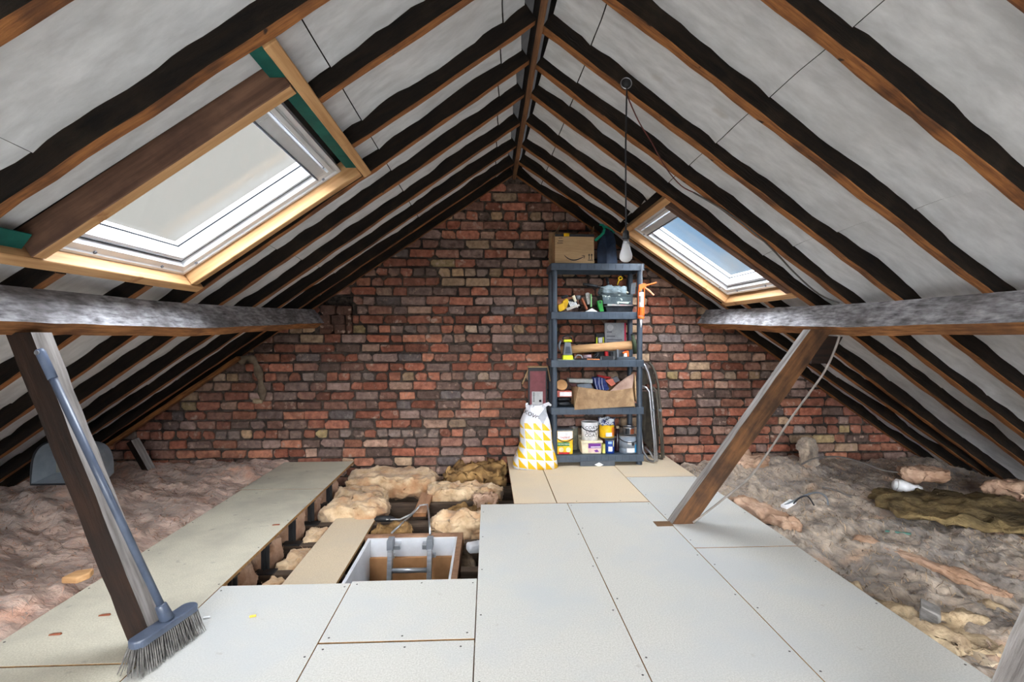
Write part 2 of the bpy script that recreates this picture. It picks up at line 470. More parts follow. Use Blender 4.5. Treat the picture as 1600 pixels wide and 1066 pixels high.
PAL = [((186, 124, 102), 20), ((174, 110, 88), 17), ((196, 136, 110), 13), ((164, 122, 106), 13), ((152, 130, 122), 12), ((172, 146, 136), 10),
       ((196, 162, 142), 7), ((206, 178, 148), 4), ((194, 172, 130), 1), ((130, 108, 98), 9), ((150, 98, 80), 8), ((134, 124, 122), 6)]
PALH = [((188, 126, 102), 13), ((172, 138, 122), 14), ((156, 140, 132), 12), ((202, 172, 138), 6), ((194, 172, 126), 3), ((208, 184, 160), 5), ((138, 118, 108), 8), ((178, 118, 96), 10)]
def pick(p, r):
    t = r.uniform(0, sum(w for _, w in p))
    for c, w in p:
        t -= w
        if t <= 0:
            return c
    return p[-1][0]
rb = random.Random(21)
bricks = []
CR = 0.0873
for k in range(-13, 26):
    zc = 0.745 + k * CR
    if zc > AZ - .08 or zc < -0.36:
        continue
    head = k in (0, 5, 11, 17, -6, -12)
    xl, xr = AX - (AZ - zc - 0.0) / 0.68 - .02, AX + (AZ - zc - 0.0) / 0.68 + .02
    xl, xr = max(xl, -3.9), min(xr, 4.3)
    x = xl - rb.uniform(0, .2)
    while x < xr:
        L = rb.choice([.098, .102, .105]) if head else (rb.choice([.205, .212, .218]) if rb.random() < .52 else rb.choice([.10, .125, .145, .16, .18]))
        if hz0 < zc < hz1 and x < hx1 + .006 and x + L > hx0 - .006:      # cut at the hole
            pieces = [(a_, b_) for a_, b_ in ((x, min(x + L, hx0 - .006)), (max(x, hx1 + .006), x + L)) if b_ - a_ > .045]
        else:
            pieces = [(x, x + L)]
        for a_, b_ in pieces:
            bricks.append((a_, b_, zc - .036 + rb.uniform(-.002, .003), zc + .037 + rb.uniform(-.004, .001), head))
        x += L + rb.choice([.006, .008, .010, .013, .018])
def brick_geo(b):
    x0, x1, z0, z1, head = b
    ch = rb.uniform(.004, .016)
    c = [rb.uniform(.003, ch) if rb.random() < .68 else rb.uniform(.012, .030) for _ in range(4)]
    j = lambda: rb.uniform(-.0045, .0045)
    P = [(x0 + c[0], z0 + j()), (x1 - c[1], z0 + j()), (x1 + j(), z0 + c[1]), (x1 + j(), z1 - c[2]), (x1 - c[2], z1 + j()), (x0 + c[3], z1 + j()), (x0 + j(), z1 - c[3]), (x0 + j(), z0 + c[0])]
    cx, cz = (x0 + x1) / 2, (z0 + z1) / 2
    fr = WY - rb.uniform(.000, .011)
    e = .0045
    vs_ = [(x, MY + .01, z) for x, z in P] + [(x, fr + .006, z) for x, z in P]
    vs_ += [(x + (e if x < cx else -e), fr + rb.uniform(-.0015, .0015), z + (e if z < cz else -e)) for x, z in P]
    fs = []
    for r_ in (0, 8):
        for i in range(8):
            fs.append((r_ + i, r_ + (i + 1) % 8, r_ + 8 + (i + 1) % 8, r_ + 8 + i))
    fs.append(tuple(range(16, 24)))
    return vs_, fs
def colattr(me, cols):
    a = me.color_attributes.new('Col', 'FLOAT_COLOR', 'POINT')
    a.data.foreach_set('color', [v for c in cols for v in c])
def vis(b):
    x0, x1, z0, z1, head = b
    xm, zm = (x0 + x1) / 2, (z0 + z1) / 2
    if .53 < xm < 1.42 and zm < 1.75: return -1
    if zm < -.02 or zm > slope_z(xm) - .08: return -1
    return (x1 - x0) * (z1 - z0) * 100 - 0.12 * abs(xm + .1) - 0.05 * abs(zm - .9)
order = sorted(range(len(bricks)), key=lambda i: -vis(bricks[i]))
single = set(order[:296])
rest_v, rest_f, rest_c = [], [], []
for i, b in enumerate(bricks):
    c = pick(PALH if b[4] else PAL, rb)
    f_ = rb.uniform(.82, 1.12)
    c = lin(tuple(min(255, v * f_) for v in c))
    vs_, fs = brick_geo(b)
    if i in single:
        xm, zm = (b[0] + b[1]) / 2, b[2]
        me = bpy.data.meshes.new('brick')
        me.from_pydata([(v[0] - xm, v[1] - WY, v[2] - zm) for v in vs_], [], fs)
        colattr(me, [c] * len(vs_))
        me.materials.append(M_BRICK)
        o = bpy.data.objects.new('brick', me)
        COL.objects.link(o)
        o.parent = wall
        o.location = (xm, WY, zm)
    else:
        k = len(rest_v)
        rest_v += vs_
        rest_f += [tuple(a + k for a in f) for f in fs]
        rest_c += [c] * len(vs_)
# broken brick ends in the hole beside the purlin
zrow = hz0
for row in (((-1.53, -1.41, .012), (-1.40, -1.30, .004), (-1.295, -1.237, .020)), ((-1.53, -1.44, .022), (-1.43, -1.315, .004), (-1.305, -1.245, .030)), ((-1.525, -1.40, .016), (-1.385, -1.25, .026))):
    for (xa, xb, by) in row:
        vs_, fs = brick_geo((xa, xb, zrow + (.0 if zrow == hz0 else -.002), zrow + .086, False))
        k = len(rest_v)
        rest_v += [(v[0], (MY + .115 if i < 8 else v[1] + by), v[2]) for i, v in enumerate(vs_)]
        rest_f += [tuple(a + k for a in f) for f in fs]
        c = rb.uniform(.8, 1.15)
        rest_c += [lin((124 * c, 90 * c, 76 * c))] * len(vs_)
    zrow += .0873
me = bpy.data.meshes.new('brickwork')
me.from_pydata(rest_v, [], rest_f)
colattr(me, rest_c)
me.materials.append(M_BRICK)
o = bpy.data.objects.new('brickwork', me)
COL.objects.link(o); o.parent = wall
tag(o, kind='stuff')

# ------------------------------------------------------------------ roof: deck, lining sheets, rafters
YB = -2.7                                     # rear end of the roof that is built
for s in (-1, 1):
    y0, y1, u0, u1 = WIN[s]
    side = 'left' if s < 0 else 'right'
    g = G()
    def slab(ya, yb, ua, ub, wa=.135, wb=.165):
        g.hexa([RP(s, ua, ya, wa), RP(s, ub, ya, wa), RP(s, ub, yb, wa), RP(s, ua, yb, wa)], [RP(s, ua, ya, wb), RP(s, ub, ya, wb), RP(s, ub, yb, wb), RP(s, ua, yb, wb)])
    slab(YB, WY + .15, -.25 if s < 0 else -.02, u0 + .02)
    slab(YB, WY + .15, u1 - .02, EAVE + .3)
    slab(YB, y0 + .02, u0 + .02, u1 - .02)
    slab(y1 - .02, WY + .15, u0 + .02, u1 - .02)
    ceil = g.obj('ceiling', M_DECK, kind='structure', M=Matrix.Identity(4),
                 label='sloping roof underside lined with white sheets on the %s side' % ('broom' if s < 0 else 'hanging bulb'))
    seams = [.03, .16, .955, 1.805, 2.6, 3.4, 4.2, EAVE + .1] if s < 0 else [.03, .26, 1.03, 1.805, 2.58, 3.36, 4.15, EAVE + .1]
    wav = .014 if s < 0 else .024
    R = RAF[s]
    for bi in range(len(R) - 1):
        (ya, ka, ca), (yb, kb, cb) = R[bi], R[bi + 1]
        for si in range(len(seams) - 1):
            ua, ub = seams[si], seams[si + 1]
            segs = [(ua, ub, False)]
            inwin = ya < y1 and yb - RW > y0 - .10
            if inwin:                       # cut the lining where the roof window opening is
                segs = []
                lo, hi = u0 - .088, u1 + .03
                if ua < lo: segs.append((ua, min(ub, lo), False))
                if ub > hi: segs.append((max(ua, hi), ub, False))
                if ya < y0 - .15 and ub > lo and ua < hi: segs.append((max(ua, lo), min(ub, hi), 'near'))
                if yb - RW > y1 + .08 and ub > lo and ua < hi: segs.append((max(ua, lo), min(ub, hi), 'far'))
            for (sa, sb, part) in segs:
                if sb - sa < .04: continue
                if sb == ub and not part: sb -= .0045        # open lap between sheets
                nu = max(3, int((sb - sa) / .05))
                sd = bi * 3.7 + s * 9.1
                def fn(a, v):
                    u = sa + (sb - sa) * a
                    yl, yr = ya + ka * u - .002, yb + kb * u - RW + .002
                    if part == 'near': yr = y0 - .075
                    if part == 'far': yl = y1 + .066
                    Y = yl + (yr - yl) * v
                    e0 = .074 + wav * noise.noise((u * 2.6, sd, 1.3)) + .010 * noise.noise((u * 9, sd, 5.1))
                    e1 = .074 + wav * noise.noise((u * 2.6, sd + 20, 1.3)) + .010 * noise.noise((u * 9, sd + 20, 5.1))
                    w = e0 * (1 - v) + e1 * v + .016 * math.sin(math.pi * v) + .007 * noise.noise((u * 3, Y * 6, sd)) + .003 * noise.noise((u * 14, Y * 10, sd))
                    w += -.005 * max(0, (a - .94) / .06) if not part and a > .94 else 0
                    if part: w = max(w, .098)
                    return RP(s, u, Y, min(w, .128))
                g2 = G().grid(fn, nu, 7)
                g2.obj('lining_sheet', M_LINING, ceil, smooth=True)
    # folded edges and green paper beside the window
    for i, (yf, k, cut) in enumerate(R):
        def run(ua, ub, sd):
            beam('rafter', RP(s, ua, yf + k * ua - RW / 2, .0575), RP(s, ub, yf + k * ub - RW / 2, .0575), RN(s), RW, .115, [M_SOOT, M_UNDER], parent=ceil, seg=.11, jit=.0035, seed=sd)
        if cut:
            run(.02, u0 - .125, i)
            run(u1 + .05, EAVE, i + 40)
        else:
            run(.0 if i == len(R) - 1 else .02, EAVE, i)

# ridge board
beam('ridge_board', (AX, YB, AZ + .05), (AX, WY - .002, AZ + .05), (0, 0, 1), .036, .17, [M_SOOT, M_RIDGE], seg=.3, jit=.002,
     label='thin brown ridge board where both rafter slopes meet', cat='beam')

# ------------------------------------------------------------------ roof windows
for s in (-1, 1):
    y0, y1, u0, u1 = WIN[s]
    nm = 'window_1' if s < 0 else 'window_2'
    root = thing(nm, 'pivot roof window showing pale grey cloud, above the broom strut' if s < 0 else 'pivot roof window showing blue sky, beside the hanging bulb', None, RP(s, (u0 + u1) / 2, (y0 + y1) / 2, .1), kind='structure')
    def ring(g, i0, w0, i1, w1):
        """quad ring from inset i0 at height w0 to inset i1 at height w1"""
        a = [RP(s, u0 + i0, y0 + i0, w0), RP(s, u1 - i0, y0 + i0, w0), RP(s, u1 - i0, y1 - i0, w0), RP(s, u0 + i0, y1 - i0, w0)]
        b = [RP(s, u0 + i1, y0 + i1, w1), RP(s, u1 - i1, y0 + i1, w1), RP(s, u1 - i1, y1 - i1, w1), RP(s, u0 + i1, y1 - i1, w1)]
        g.add(a + b, [(k, (k + 1) % 4, 4 + (k + 1) % 4, 4 + k) for k in range(4)])
    g = G()
    for st in ((.0, .17, .0, .06), (.0, .06, .018, .06), (.018, .06, .022, .068), (.022, .068, .05, .072), (.05, .072, .058, .14), (.058, .14, .0, .17)):
        ring(g, *st)
    g.obj('frame', M_UPVC, root, fix=True)
    g = G()
    for st in ((.060, .165, .060, .100), (.060, .100, .070, .096), (.070, .096, .082, .098), (.082, .098, .105, .145), (.105, .145, .108, .175), (.108, .175, .060, .178)):
        ring(g, *st)
    sash = g.obj('sash', M_SASH, root)
    g = G()
    for st in ((.056, .100, .062, .102), (.104, .146, .110, .150)):
        ring(g, *st)
    g.obj('gasket', M_GASKET, sash, solid=.003)
    g = G()
    c = RP(s, (u0 + u1) / 2, (y0 + y1) / 2, .160)
    dU = (RP(s, 1, 0) - RP(s, 0, 0))
    g.obox(c, dU * ((u1 - u0) / 2 - .104), Vector((0, (y1 - y0) / 2 - .104, 0)), RN(s) * .004)
    g.obj('pane', M_GLASS, sash)
    # control bar along the top
    g = G()
    def bar(ua, ub, ya, yb, wa, wb):
        g.hexa([RP(s, ua, ya, wa), RP(s, ub, ya, wa), RP(s, ub, yb, wa), RP(s, ua, yb, wa)], [RP(s, ua, ya, wb), RP(s, ub, ya, wb), RP(s, ub, yb, wb), RP(s, ua, yb, wb)])
    bar(u0 + .028, u0 + .05, y0 + .05, y1 - .05, .055, .085)
    g.obj('vent_flap', M_UPVC, root, bevel=.004)
    g = G()
    bar(u0 + .062, u0 + .118, y0 + .075, y1 - .075, .060, .066)
    hb = g.obj('control_bar', M_SASH, root, bevel=.004)
    g = G()
    bar(u0 + .118, u0 + .126, y0 + .07, y1 - .07, .052, .082)
    g.obj('bar_lip', mat('grey_lip', (112, 120, 132), (128, 136, 148), rough=.4), hb, bevel=.003)
    g = G()
    bar(u0 + .070, u0 + .112, y0 + .11, y1 - .11, .0575, .0605)
    g.obj('grip_recess', mat('white_recess', (190, 191, 194), (204, 205, 208), rough=.4), hb)
    g = G()
    for (uu, yy) in ((u1 - .10, y1 - .022), (u0 + .10, y1 - .022), (u1 - .026, y0 + .25), (u1 - .026, y1 - .2)):
        g.lathe([(.007, -.004), (.007, .004)], RP(s, uu, yy, .066), 8, M=RN(s).to_track_quat('Z', 'Y').to_matrix())
    g.obj('screw_caps', mat('grey_screw', (120, 124, 134)), root)

# trimming timbers round the windows
def tim(s, nm, a, b, w, h, lab, mats, sd, wc=None):
    beam(nm, RP(s, a[0], a[1], h / 2 + (wc or 0)), RP(s, b[0], b[1], h / 2 + (wc or 0)), RN(s), w, h, mats, seg=.25, jit=.001, seed=sd, label=lab, cat='timber')
L_, R_ = 'roof window on the broom side', 'roof window beside the bulb'
tim(-1, 'header_timber', (1.078, 1.565), (1.078, 2.81), .046, .05, 'pale pine header across the top of the ' + L_, [M_PINE, M_PINE], 1, -.006)
tim(-1, 'header_timber', (2.182, 1.56), (2.182, 2.862), .05, .085, 'pale pine header along the bottom of the ' + L_, [M_PINE, M_PINE], 2, -.004)
tim(-1, 'trimmer_timber', (1.105, 1.822), (2.155, 1.835), .058, .105, 'brown trimmer timber next to the sky-filled side of the ' + L_, [M_PINED, M_PINE], 3)
tim(-1, 'trimmer_timber', (1.105, 2.762), (2.155, 2.768), .052, .105, 'pale pine trimmer on the gable side of the ' + L_, [M_PINE, M_PINE], 4)
tim(1, 'header_timber', (1.092, 3.22), (1.092, 4.30), .046, .06, 'pale pine header across the top of the ' + R_, [M_PINE, M_PINE], 5, -.004)
tim(1, 'header_timber', (2.157, 3.30), (2.157, 4.31), .05, .085, 'pale pine header along the bottom of the ' + R_, [M_PINE, M_PINE], 6, -.004)
tim(1, 'trimmer_timber', (1.12, 3.318), (2.13, 3.328), .056, .105, 'brown trimmer timber doubling the dark rafter at the ' + R_, [M_PINED, M_PINED], 7)
tim(1, 'trimmer_timber', (1.12, 4.268), (2.13, 4.268), .052, .105, 'pale pine trimmer on the gable side of the ' + R_, [M_PINE, M_PINE], 8)
# strips of green membrane showing between header and frame
g = G()
g.hexa([RP(-1, 1.102, 1.855, .03), RP(-1, 1.15, 1.855, .06), RP(-1, 1.15, 2.734, .06), RP(-1, 1.102, 2.734, .03)], [RP(-1, 1.102, 1.855, .034), RP(-1, 1.15, 1.855, .064), RP(-1, 1.15, 2.734, .064), RP(-1, 1.102, 2.734, .034)])
g.obj('membrane_strip', M_GREEN, label='long dark green membrane strip tucked behind the upper pine header on the broom side', cat='membrane')
g = G()
g.hexa([RP(-1, 1.102, 1.565, .03), RP(-1, 1.15, 1.565, .06), RP(-1, 1.15, 1.792, .06), RP(-1, 1.102, 1.792, .03)], [RP(-1, 1.102, 1.565, .034), RP(-1, 1.15, 1.565, .064), RP(-1, 1.15, 1.792, .064), RP(-1, 1.102, 1.792, .034)])
g.obj('membrane_strip', M_GREEN, label='short dark green membrane strip between the upper pine header and a full rafter', cat='membrane')
g = G()
g.hexa([RP(-1, 2.10, 1.58, .05), RP(-1, 2.155, 1.58, .03), RP(-1, 2.155, 1.79, .03), RP(-1, 2.10, 1.79, .05)], [RP(-1, 2.10, 1.58, .054), RP(-1, 2.155, 1.58, .034), RP(-1, 2.155, 1.79, .034), RP(-1, 2.10, 1.79, .054)])
g.obj('membrane_strip', M_GREEN, label='short dark green membrane strip behind the lower pine header on the broom side', cat='membrane')

# ------------------------------------------------------------------ purlins
def purlin(s, xf, dep, wd, sag, lab, ya=-2.65):
    n = Vector((-s * ST, 0, -CT))             # into the room
    d = Vector((-s * CT, 0, ST))              # up the slope
    g = G()
    NS = 60
    rnd = random.Random(5 + s)
    vs_, fs, ms = [], [], []
    for i in range(NS + 1):
        Y = ya + (WY + .08 - ya) * i / NS
        x = xf(Y)
        U = Vector((x, Y, AZ - abs(x - AX) * .68))
        dz = Vector((0, 0, sag(Y)))
        jt = lambda a: Vector((rnd.uniform(-a, a), 0, rnd.uniform(-a, a)))
        A_ = U - n * .001
        B_ = U + n * dep + dz + jt(.0025)
        C_ = B_ - d * wd + jt(.0025)
        D_ = U - d * wd - n * .001
        mid = (A_ + B_) / 2 + jt(.003)
        vs_ += [A_, mid, B_, C_, D_]
    for i in range(NS):
        k = i * 5
        for j in range(5):
            fs.append((k + j, k + (j + 1) % 5, k + 5 + (j + 1) % 5, k + 5 + j))
            ms.append([0, 0, 1, 0, 0][j])
    fs += [(0, 1, 2, 3, 4), tuple(NS * 5 + j for j in range(5))]
    ms += [0, 0]
    g.add(vs_, fs, ms)
    return g.obj('purlin', [M_PGREY, M_PORANGE], label=lab, cat='beam', M=Matrix.Identity(4))
def bend(a, b):
    return lambda Y: a + (b - a) * max(0.0, (Y - 2.6) / 2.15) ** 1.4
purlin(-1, bend(-1.672, -1.578), .150, .080, lambda Y: -.012 * max(0, 1 - abs(Y - 2.9) / 1.4), 'dusty grey purlin carried by the dark strut with the broom')
purlin(1, bend(2.146, 2.058), .154, .086, lambda Y: -.010 * max(0, 1 - abs(Y - 2.9) / 1.3), 'dusty grey purlin carried by the strut with the slanting cable')

# ------------------------------------------------------------------ struts
def strut(nm, top, bot, wf, dep, lab, mats):
    """parallelogram timber leaning in the X-Z plane: front face towards -Y"""
    T, B = Vector(top), Vector(bot)
    ax = (T - B).normalized()
    perp = Vector((ax.z, 0, -ax.x))
    L = (T - B).length
    M = Matrix.Translation(B) @ Matrix((ax, Vector((0, 1, 0)), ax.cross(Vector((0, 1, 0))))).transposed().to_4x4()
    g = G()
    hw = wf / abs(ax.z) / 2
    def sec(z):
        c = B + (T - B) * ((z - B.z) / (T.z - B.z))
        return [Vector((c.x - hw, B.y, z)), Vector((c.x + hw, B.y, z)), Vector((c.x + hw, B.y + dep, z)), Vector((c.x - hw, B.y + dep, z))]
    rnd = random.Random(len(lab))
    vs_, fs, ms = [], [], []
    NS = 16
    for i in range(NS + 1):
        for p in sec(B.z + (T.z - B.z) * i / NS):
            vs_.append(p + Vector((rnd.uniform(-.002, .002), rnd.uniform(-.002, .002), 0)))
    for i in range(NS):
        k = i * 4
        fs += [(k, k + 1, k + 5, k + 4), (k + 1, k + 2, k + 6, k + 5), (k + 2, k + 3, k + 7, k + 6), (k + 3, k, k + 4, k + 7)]
        up_right = ax.x < 0                      # which narrow side looks up
        ms += [0, 1 if up_right else 0, 0, 0 if up_right else 1]
    fs += [(0, 1, 2, 3), tuple(NS * 4 + j for j in range(4))]
    ms += [0, 0]
    g.add(vs_, fs, ms)
    return g.obj(nm, mats, label=lab, cat='strut', M=M)
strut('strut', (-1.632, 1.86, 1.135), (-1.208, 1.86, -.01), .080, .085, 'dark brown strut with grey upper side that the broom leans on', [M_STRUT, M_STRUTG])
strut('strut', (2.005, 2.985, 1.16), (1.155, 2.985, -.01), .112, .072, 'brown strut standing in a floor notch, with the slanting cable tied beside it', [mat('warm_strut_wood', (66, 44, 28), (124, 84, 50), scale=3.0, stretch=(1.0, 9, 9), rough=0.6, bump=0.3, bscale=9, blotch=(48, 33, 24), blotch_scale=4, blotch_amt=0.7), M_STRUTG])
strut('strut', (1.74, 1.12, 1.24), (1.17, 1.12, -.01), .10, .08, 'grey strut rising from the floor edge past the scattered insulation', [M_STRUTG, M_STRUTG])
g = G().box(.995, 1.095, 2.955, 3.03, .0005, .003)
g.obj('floor_notch', mat('dark_notch', (96, 70, 46), (120, 90, 60)), label='brown notch strip in the boards at the foot of the cable strut', cat='notch')
# cleat behind the top of the right strut
g = G().hexa([(1.99, 3.06, .95), (2.10, 3.06, .95), (2.10, 3.11, .95), (1.99, 3.11, .95)], [(2.03, 3.06, 1.125), (2.19, 3.06, 1.115), (2.19, 3.11, 1.115), (2.03, 3.11, 1.125)])
g.obj('cleat_block', M_STRUT, label='dark timber cleat behind the top of the cable strut', cat='timber')
# old brace standing near the eaves by the brick wall
a, b = aty(207, 688, 4.45), aty(243, 737, 4.45)
beam('brace', a, b + Vector((0, 0, -.08)), (0, -.2, 1), .07, .07, [M_STRUT, M_STRUT, M_STRUTG], label='short grey brace leaning out of the insulation at the brick wall', cat='timber')
# small batten under the end rafter
beam('batten', RP(-1, 2.95, 4.62, -.018), RP(-1, 4.3, 4.62, -.018), RN(-1), .06, .035, [M_UNDER, M_UNDER], label='reddish brown batten fixed under the end rafter near the eaves', cat='timber')
# ------------------------------------------------------------------ floor: base, joists, boards, legs
HX0, HX1, HY0, HY1, HZ = -.765, -.19, 2.40, 3.30, -.16       # loft hatch opening
g = G()
BZ0, BZ1 = -.42, -.36
g.box(-4.2, HX0, YB, WY, BZ0, BZ1); g.box(HX1, 4.5, YB, WY, BZ0, BZ1)
g.box(HX0, HX1, YB, HY0, BZ0, BZ1); g.box(HX0, HX1, HY1, WY, BZ0, BZ1)
floor = g.obj('floor', M_DIRT, kind='structure', M=Matrix.Identity(4), label='loft floor of chipboard panels laid over dusty joists')
def board(x0, x1, y0, y1, m, ztop=0.0, skew=(0, 0, 0, 0), screws=()):
    a = .0018
    b4 = [(x0 + a + skew[0], y0 + a, ztop - .018), (x1 - a + skew[1], y0 + a, ztop - .018), (x1 - a + skew[2], y1 - a, ztop - .018), (x0 + a + skew[3], y1 - a, ztop - .018)]
    g = G().hexa(b4, [(p[0], p[1], ztop) for p in b4], [1, 0, 1, 1, 1, 1])
    o = g.obj('floor_board', [m, M_EDGE], floor, bevel=.0012)
    if screws:
        g = G()
        for (sx_, sy_) in screws:
            g.lathe([(.0042, -.001), (.0042, .0006)], (sx_, sy_, ztop), 8)
        g.obj('screw_heads', mat('screw_head', (70, 66, 62), rough=.5), o)
    return o
def scr(x0, x1, y0, y1, step=.4):
    out, y = [], y0 + .05
    while y < y1:
        out += [(x0 + .02, y), (x1 - .02, y + .01)]
        y += step
    return [p for p in out if p[1] > 1.5]
C1, C2, C3, C4, C5 = -1.193, -.62, -.048, .532, 1.092
board(-1.79, C1, YB, 1.80, M_CHIPD, screws=scr(-1.79, C1, 1.5, 1.8))
board(-1.79, C1, 1.804, 3.80, M_CHIPD, screws=scr(-1.79, C1, 1.9, 3.7))
board(-1.80, C1, 3.803, 4.62, M_CHIPD)
board(C1, C2, YB, 2.345, M_CHIP, skew=(0, 0, 0, 0), screws=scr(C1, C2, 1.75, 2.34, .5))
board(C2, C3, YB, 1.884, M_CHIP, screws=[(C2 + .03, 1.85), (-.3, 1.85), (C3 - .05, 1.845)])
board(C2, C3, 1.890, 2.362, M_CHIP, screws=[(C2 + .03, 1.92), (-.32, 1.92), (C3 - .03, 1.93), (C2 + .03, 2.33), (-.3, 2.33), (C3 - .02, 2.32)])
board(C3, C4, YB, 3.398, M_CHIP, screws=scr(C3, C4, 1.6, 3.4))
board(C4, C5, YB, 3.395, M_CHIP, screws=scr(C4, C5, 1.7, 3.4))
board(C5, 1.648, YB, 2.645, M_CHIP, screws=scr(C5, 1.648, 1.6, 2.6))
board(C5, 1.655, 2.648, 4.0, M_CHIP, screws=scr(C5, 1.648, 2.7, 4.0))
board(C5, 1.66, 4.003, 4.735, M_CHIPT)
board(.175, .462, 3.402, 4.735, M_CHIPT)
board(.464, C5, 3.402, 4.735, M_CHIPT, screws=[(.6, 3.43), (.9, 3.43)])
board(-1.062, -.782, 2.15, 3.735, M_CHIPT, ztop=-.158)

JO = [2.10, 2.49, 2.85, 3.235, 3.575, 3.98, 4.36]
for i, y in enumerate(JO):
    spans = [(-1.85, 1.7)] if not (HY0 < y < HY1) else [(-1.85, HX0 - .03), (HX1 + .04, 1.7)]
    for a, b in spans:
        beam('joist', (a, y, -.268), (b, y, -.268), (0, 0, 1), .06, .184, [M_JOIST, M_JOIST], parent=floor, seg=.5, seed=i)

# black floor pedestals under the edge of the long board
def leg(x, y, lab, grp):
    t = thing('floor_pedestal', lab, 'floor support', (x, y, -.176), group=grp)
    g = G()
    for a in (0, math.pi / 2):
        c, s_ = math.cos(a), math.sin(a)
        g.obox((x, y, -.09), Vector((c, s_, 0)) * .022, Vector((-s_, c, 0)) * .004, (0, 0, .064))
    g.obj('column', M_BPLAST, t)
    G().box(x - .022, x + .022, y - .03, y + .03, -.026, -.0195).obj('top_plate', M_BPLAST, t, bevel=.003)
    G().box(x - .055, x + .055, y - .035, y + .035, -.1755, -.167).obj('foot_plate', M_BPLAST, t, bevel=.003)
for y in (2.49, 2.85, 3.235, 3.575, 3.98):
    leg(-1.216, y, 'black plastic floor pedestal under the long board beside the hatch gap', 'legs along the hatch gap')
for y in (2.42, 2.85, 3.575):
    leg(-1.79, y, 'black plastic floor pedestal at the long board edge by the pinkish insulation', 'legs along the pinkish insulation')
for y in (3.05, 3.45, 4.2):
    leg(1.655, y, 'black plastic floor pedestal at the board edge near the cable strut', 'legs along the grey-brown insulation')

# ------------------------------------------------------------------ insulation
def ridged(x, y, z):
    return 1 - abs(noise.noise((x, y, z))) * 2
def field(name, m, x0, x1, y0, y1, step, zf, lab, nf=9000, ang=0.0):
    nx, ny = int((x1 - x0) / step), int((y1 - y0) / step)
    def fn(a, b):
        x, y = x0 + (x1 - x0) * a, y0 + (y1 - y0) * b
        return Vector((x + .012 * noise.noise((x * 17, y * 17, 3)), y + .012 * noise.noise((x * 17, y * 17, 9)), zf(x, y)))
    g = G().grid(fn, nx, ny)
    rf = random.Random(int(x0 * 100))
    k0 = len(g.v)
    for _ in range(nf):                                  # loose fibres and tufts
        x, y = rf.uniform(x0 + .06, x1 - .06), rf.uniform(y0, y1 - .08)
        an = rf.gauss(ang, .7)
        L = rf.uniform(.015, .06)
        d = Vector((math.cos(an), math.sin(an), 0))
        w = Vector((-d.y, d.x, 0)) * rf.uniform(.001, .0032)
        h = rf.uniform(.002, .014)
        pts = []
        for q_ in (0, .5, 1):
            p_ = Vector((x, y, 0)) + d * L * q_ + w * rf.uniform(-2, 2)
            p_.z = zf(p_.x, p_.y) + (h if q_ == .5 else .001) + rf.uniform(0, .006)
            pts.append(p_)
        g.add([pts[0] - w * .4, pts[0] + w * .4, pts[1] - w, pts[1] + w, pts[2] - w * .3, pts[2] + w * .3], [(0, 1, 3, 2), (2, 3, 5, 4)], rf.choice([1, 1, 2, 2, 3]))
    g.obj(name, m, smooth=True, kind='stuff', label=lab, cat='insulation', fix=False, M=Matrix.Identity(4))
def zl(x, y):
    e = min(1, max(0, (-1.78 - x) / .22))
    d = x * .55 + y * .83                               # lumps run diagonally
    p = x * .83 - y * .55
    z = -.09 + .05 * e + .030 * (noise.ridged_multi_fractal(Vector((d * 1.9, p * .8, 3.3)), 1.0, 2.1, 6, 1.0, 2.0) - .8) + .030 * fnoise(d * 2.6, p * 1.0, 2.2, 3)
    z += .022 * ridged(d * 5.5, p * 2.2, 7) + .022 * fnoise(d * 11, p * 6, 4, 5) + .010 * fnoise(x * 34, y * 34, 1, 3)
    z += .05 * max(0, 1 - abs(y - 4.45) / .35) * max(0, 1 - abs(x + 2.15) / .5)
    z += .12 * max(0, 1 - math.hypot((x + 2.88) / .5, (y - 3.6) / .5))
    if x > -1.80: z = min(z, -.03)
    return min(z, AZ - abs(x - AX) * .68 + .06)
field('insulation_quilt', [M_INSL, plain('pink_fibre', (206, 162, 138), rough=1), plain('brown_fibre', (150, 120, 102), rough=1), plain('grey_fibre', (150, 138, 128), rough=1)], -3.75, -1.74, .6, WY - .03, .0125, zl, 'pinkish brown glass wool spread between the long board and the eaves', ang=.5)
def zr(x, y):
    e = min(1, max(0, (x - 1.64) / .45))
    z = -.13 + .05 * e + .030 * (noise.ridged_multi_fractal(Vector((x * 2.0, y * .9, 8.3)), 1.0, 2.1, 6, 1.0, 2.0) - .8) + .030 * fnoise(x * 2.6, y * 1.3, 12.2, 3)
    z += .020 * ridged(x * 6, y * 2.6, 17) + .026 * fnoise(x * 11, y * 7, 14, 5) + .012 * fnoise(x * 34, y * 34, 11, 3)
    z += .10 * max(0, 1 - math.hypot((x - 2.55) / .55, (y - 4.45) / .42)) + .07 * max(0, 1 - math.hypot((x - 2.9) / .5, (y - 3.7) / .5))
    if x < 1.66: z = min(z, -.035)
    return min(z, AZ - abs(x - AX) * .68 + .06)
field('insulation_quilt', [M_INSR, plain('tan_fibre', (190, 164, 134), rough=1), plain('dark_fibre', (128, 112, 98), rough=1), plain('grey_fibre', (0, 0, 0))], 1.60, 4.2, .5, WY - .03, .0125, zr, 'grey-brown dusty glass wool heaped between the boards and the cable-side eaves', ang=1.4)

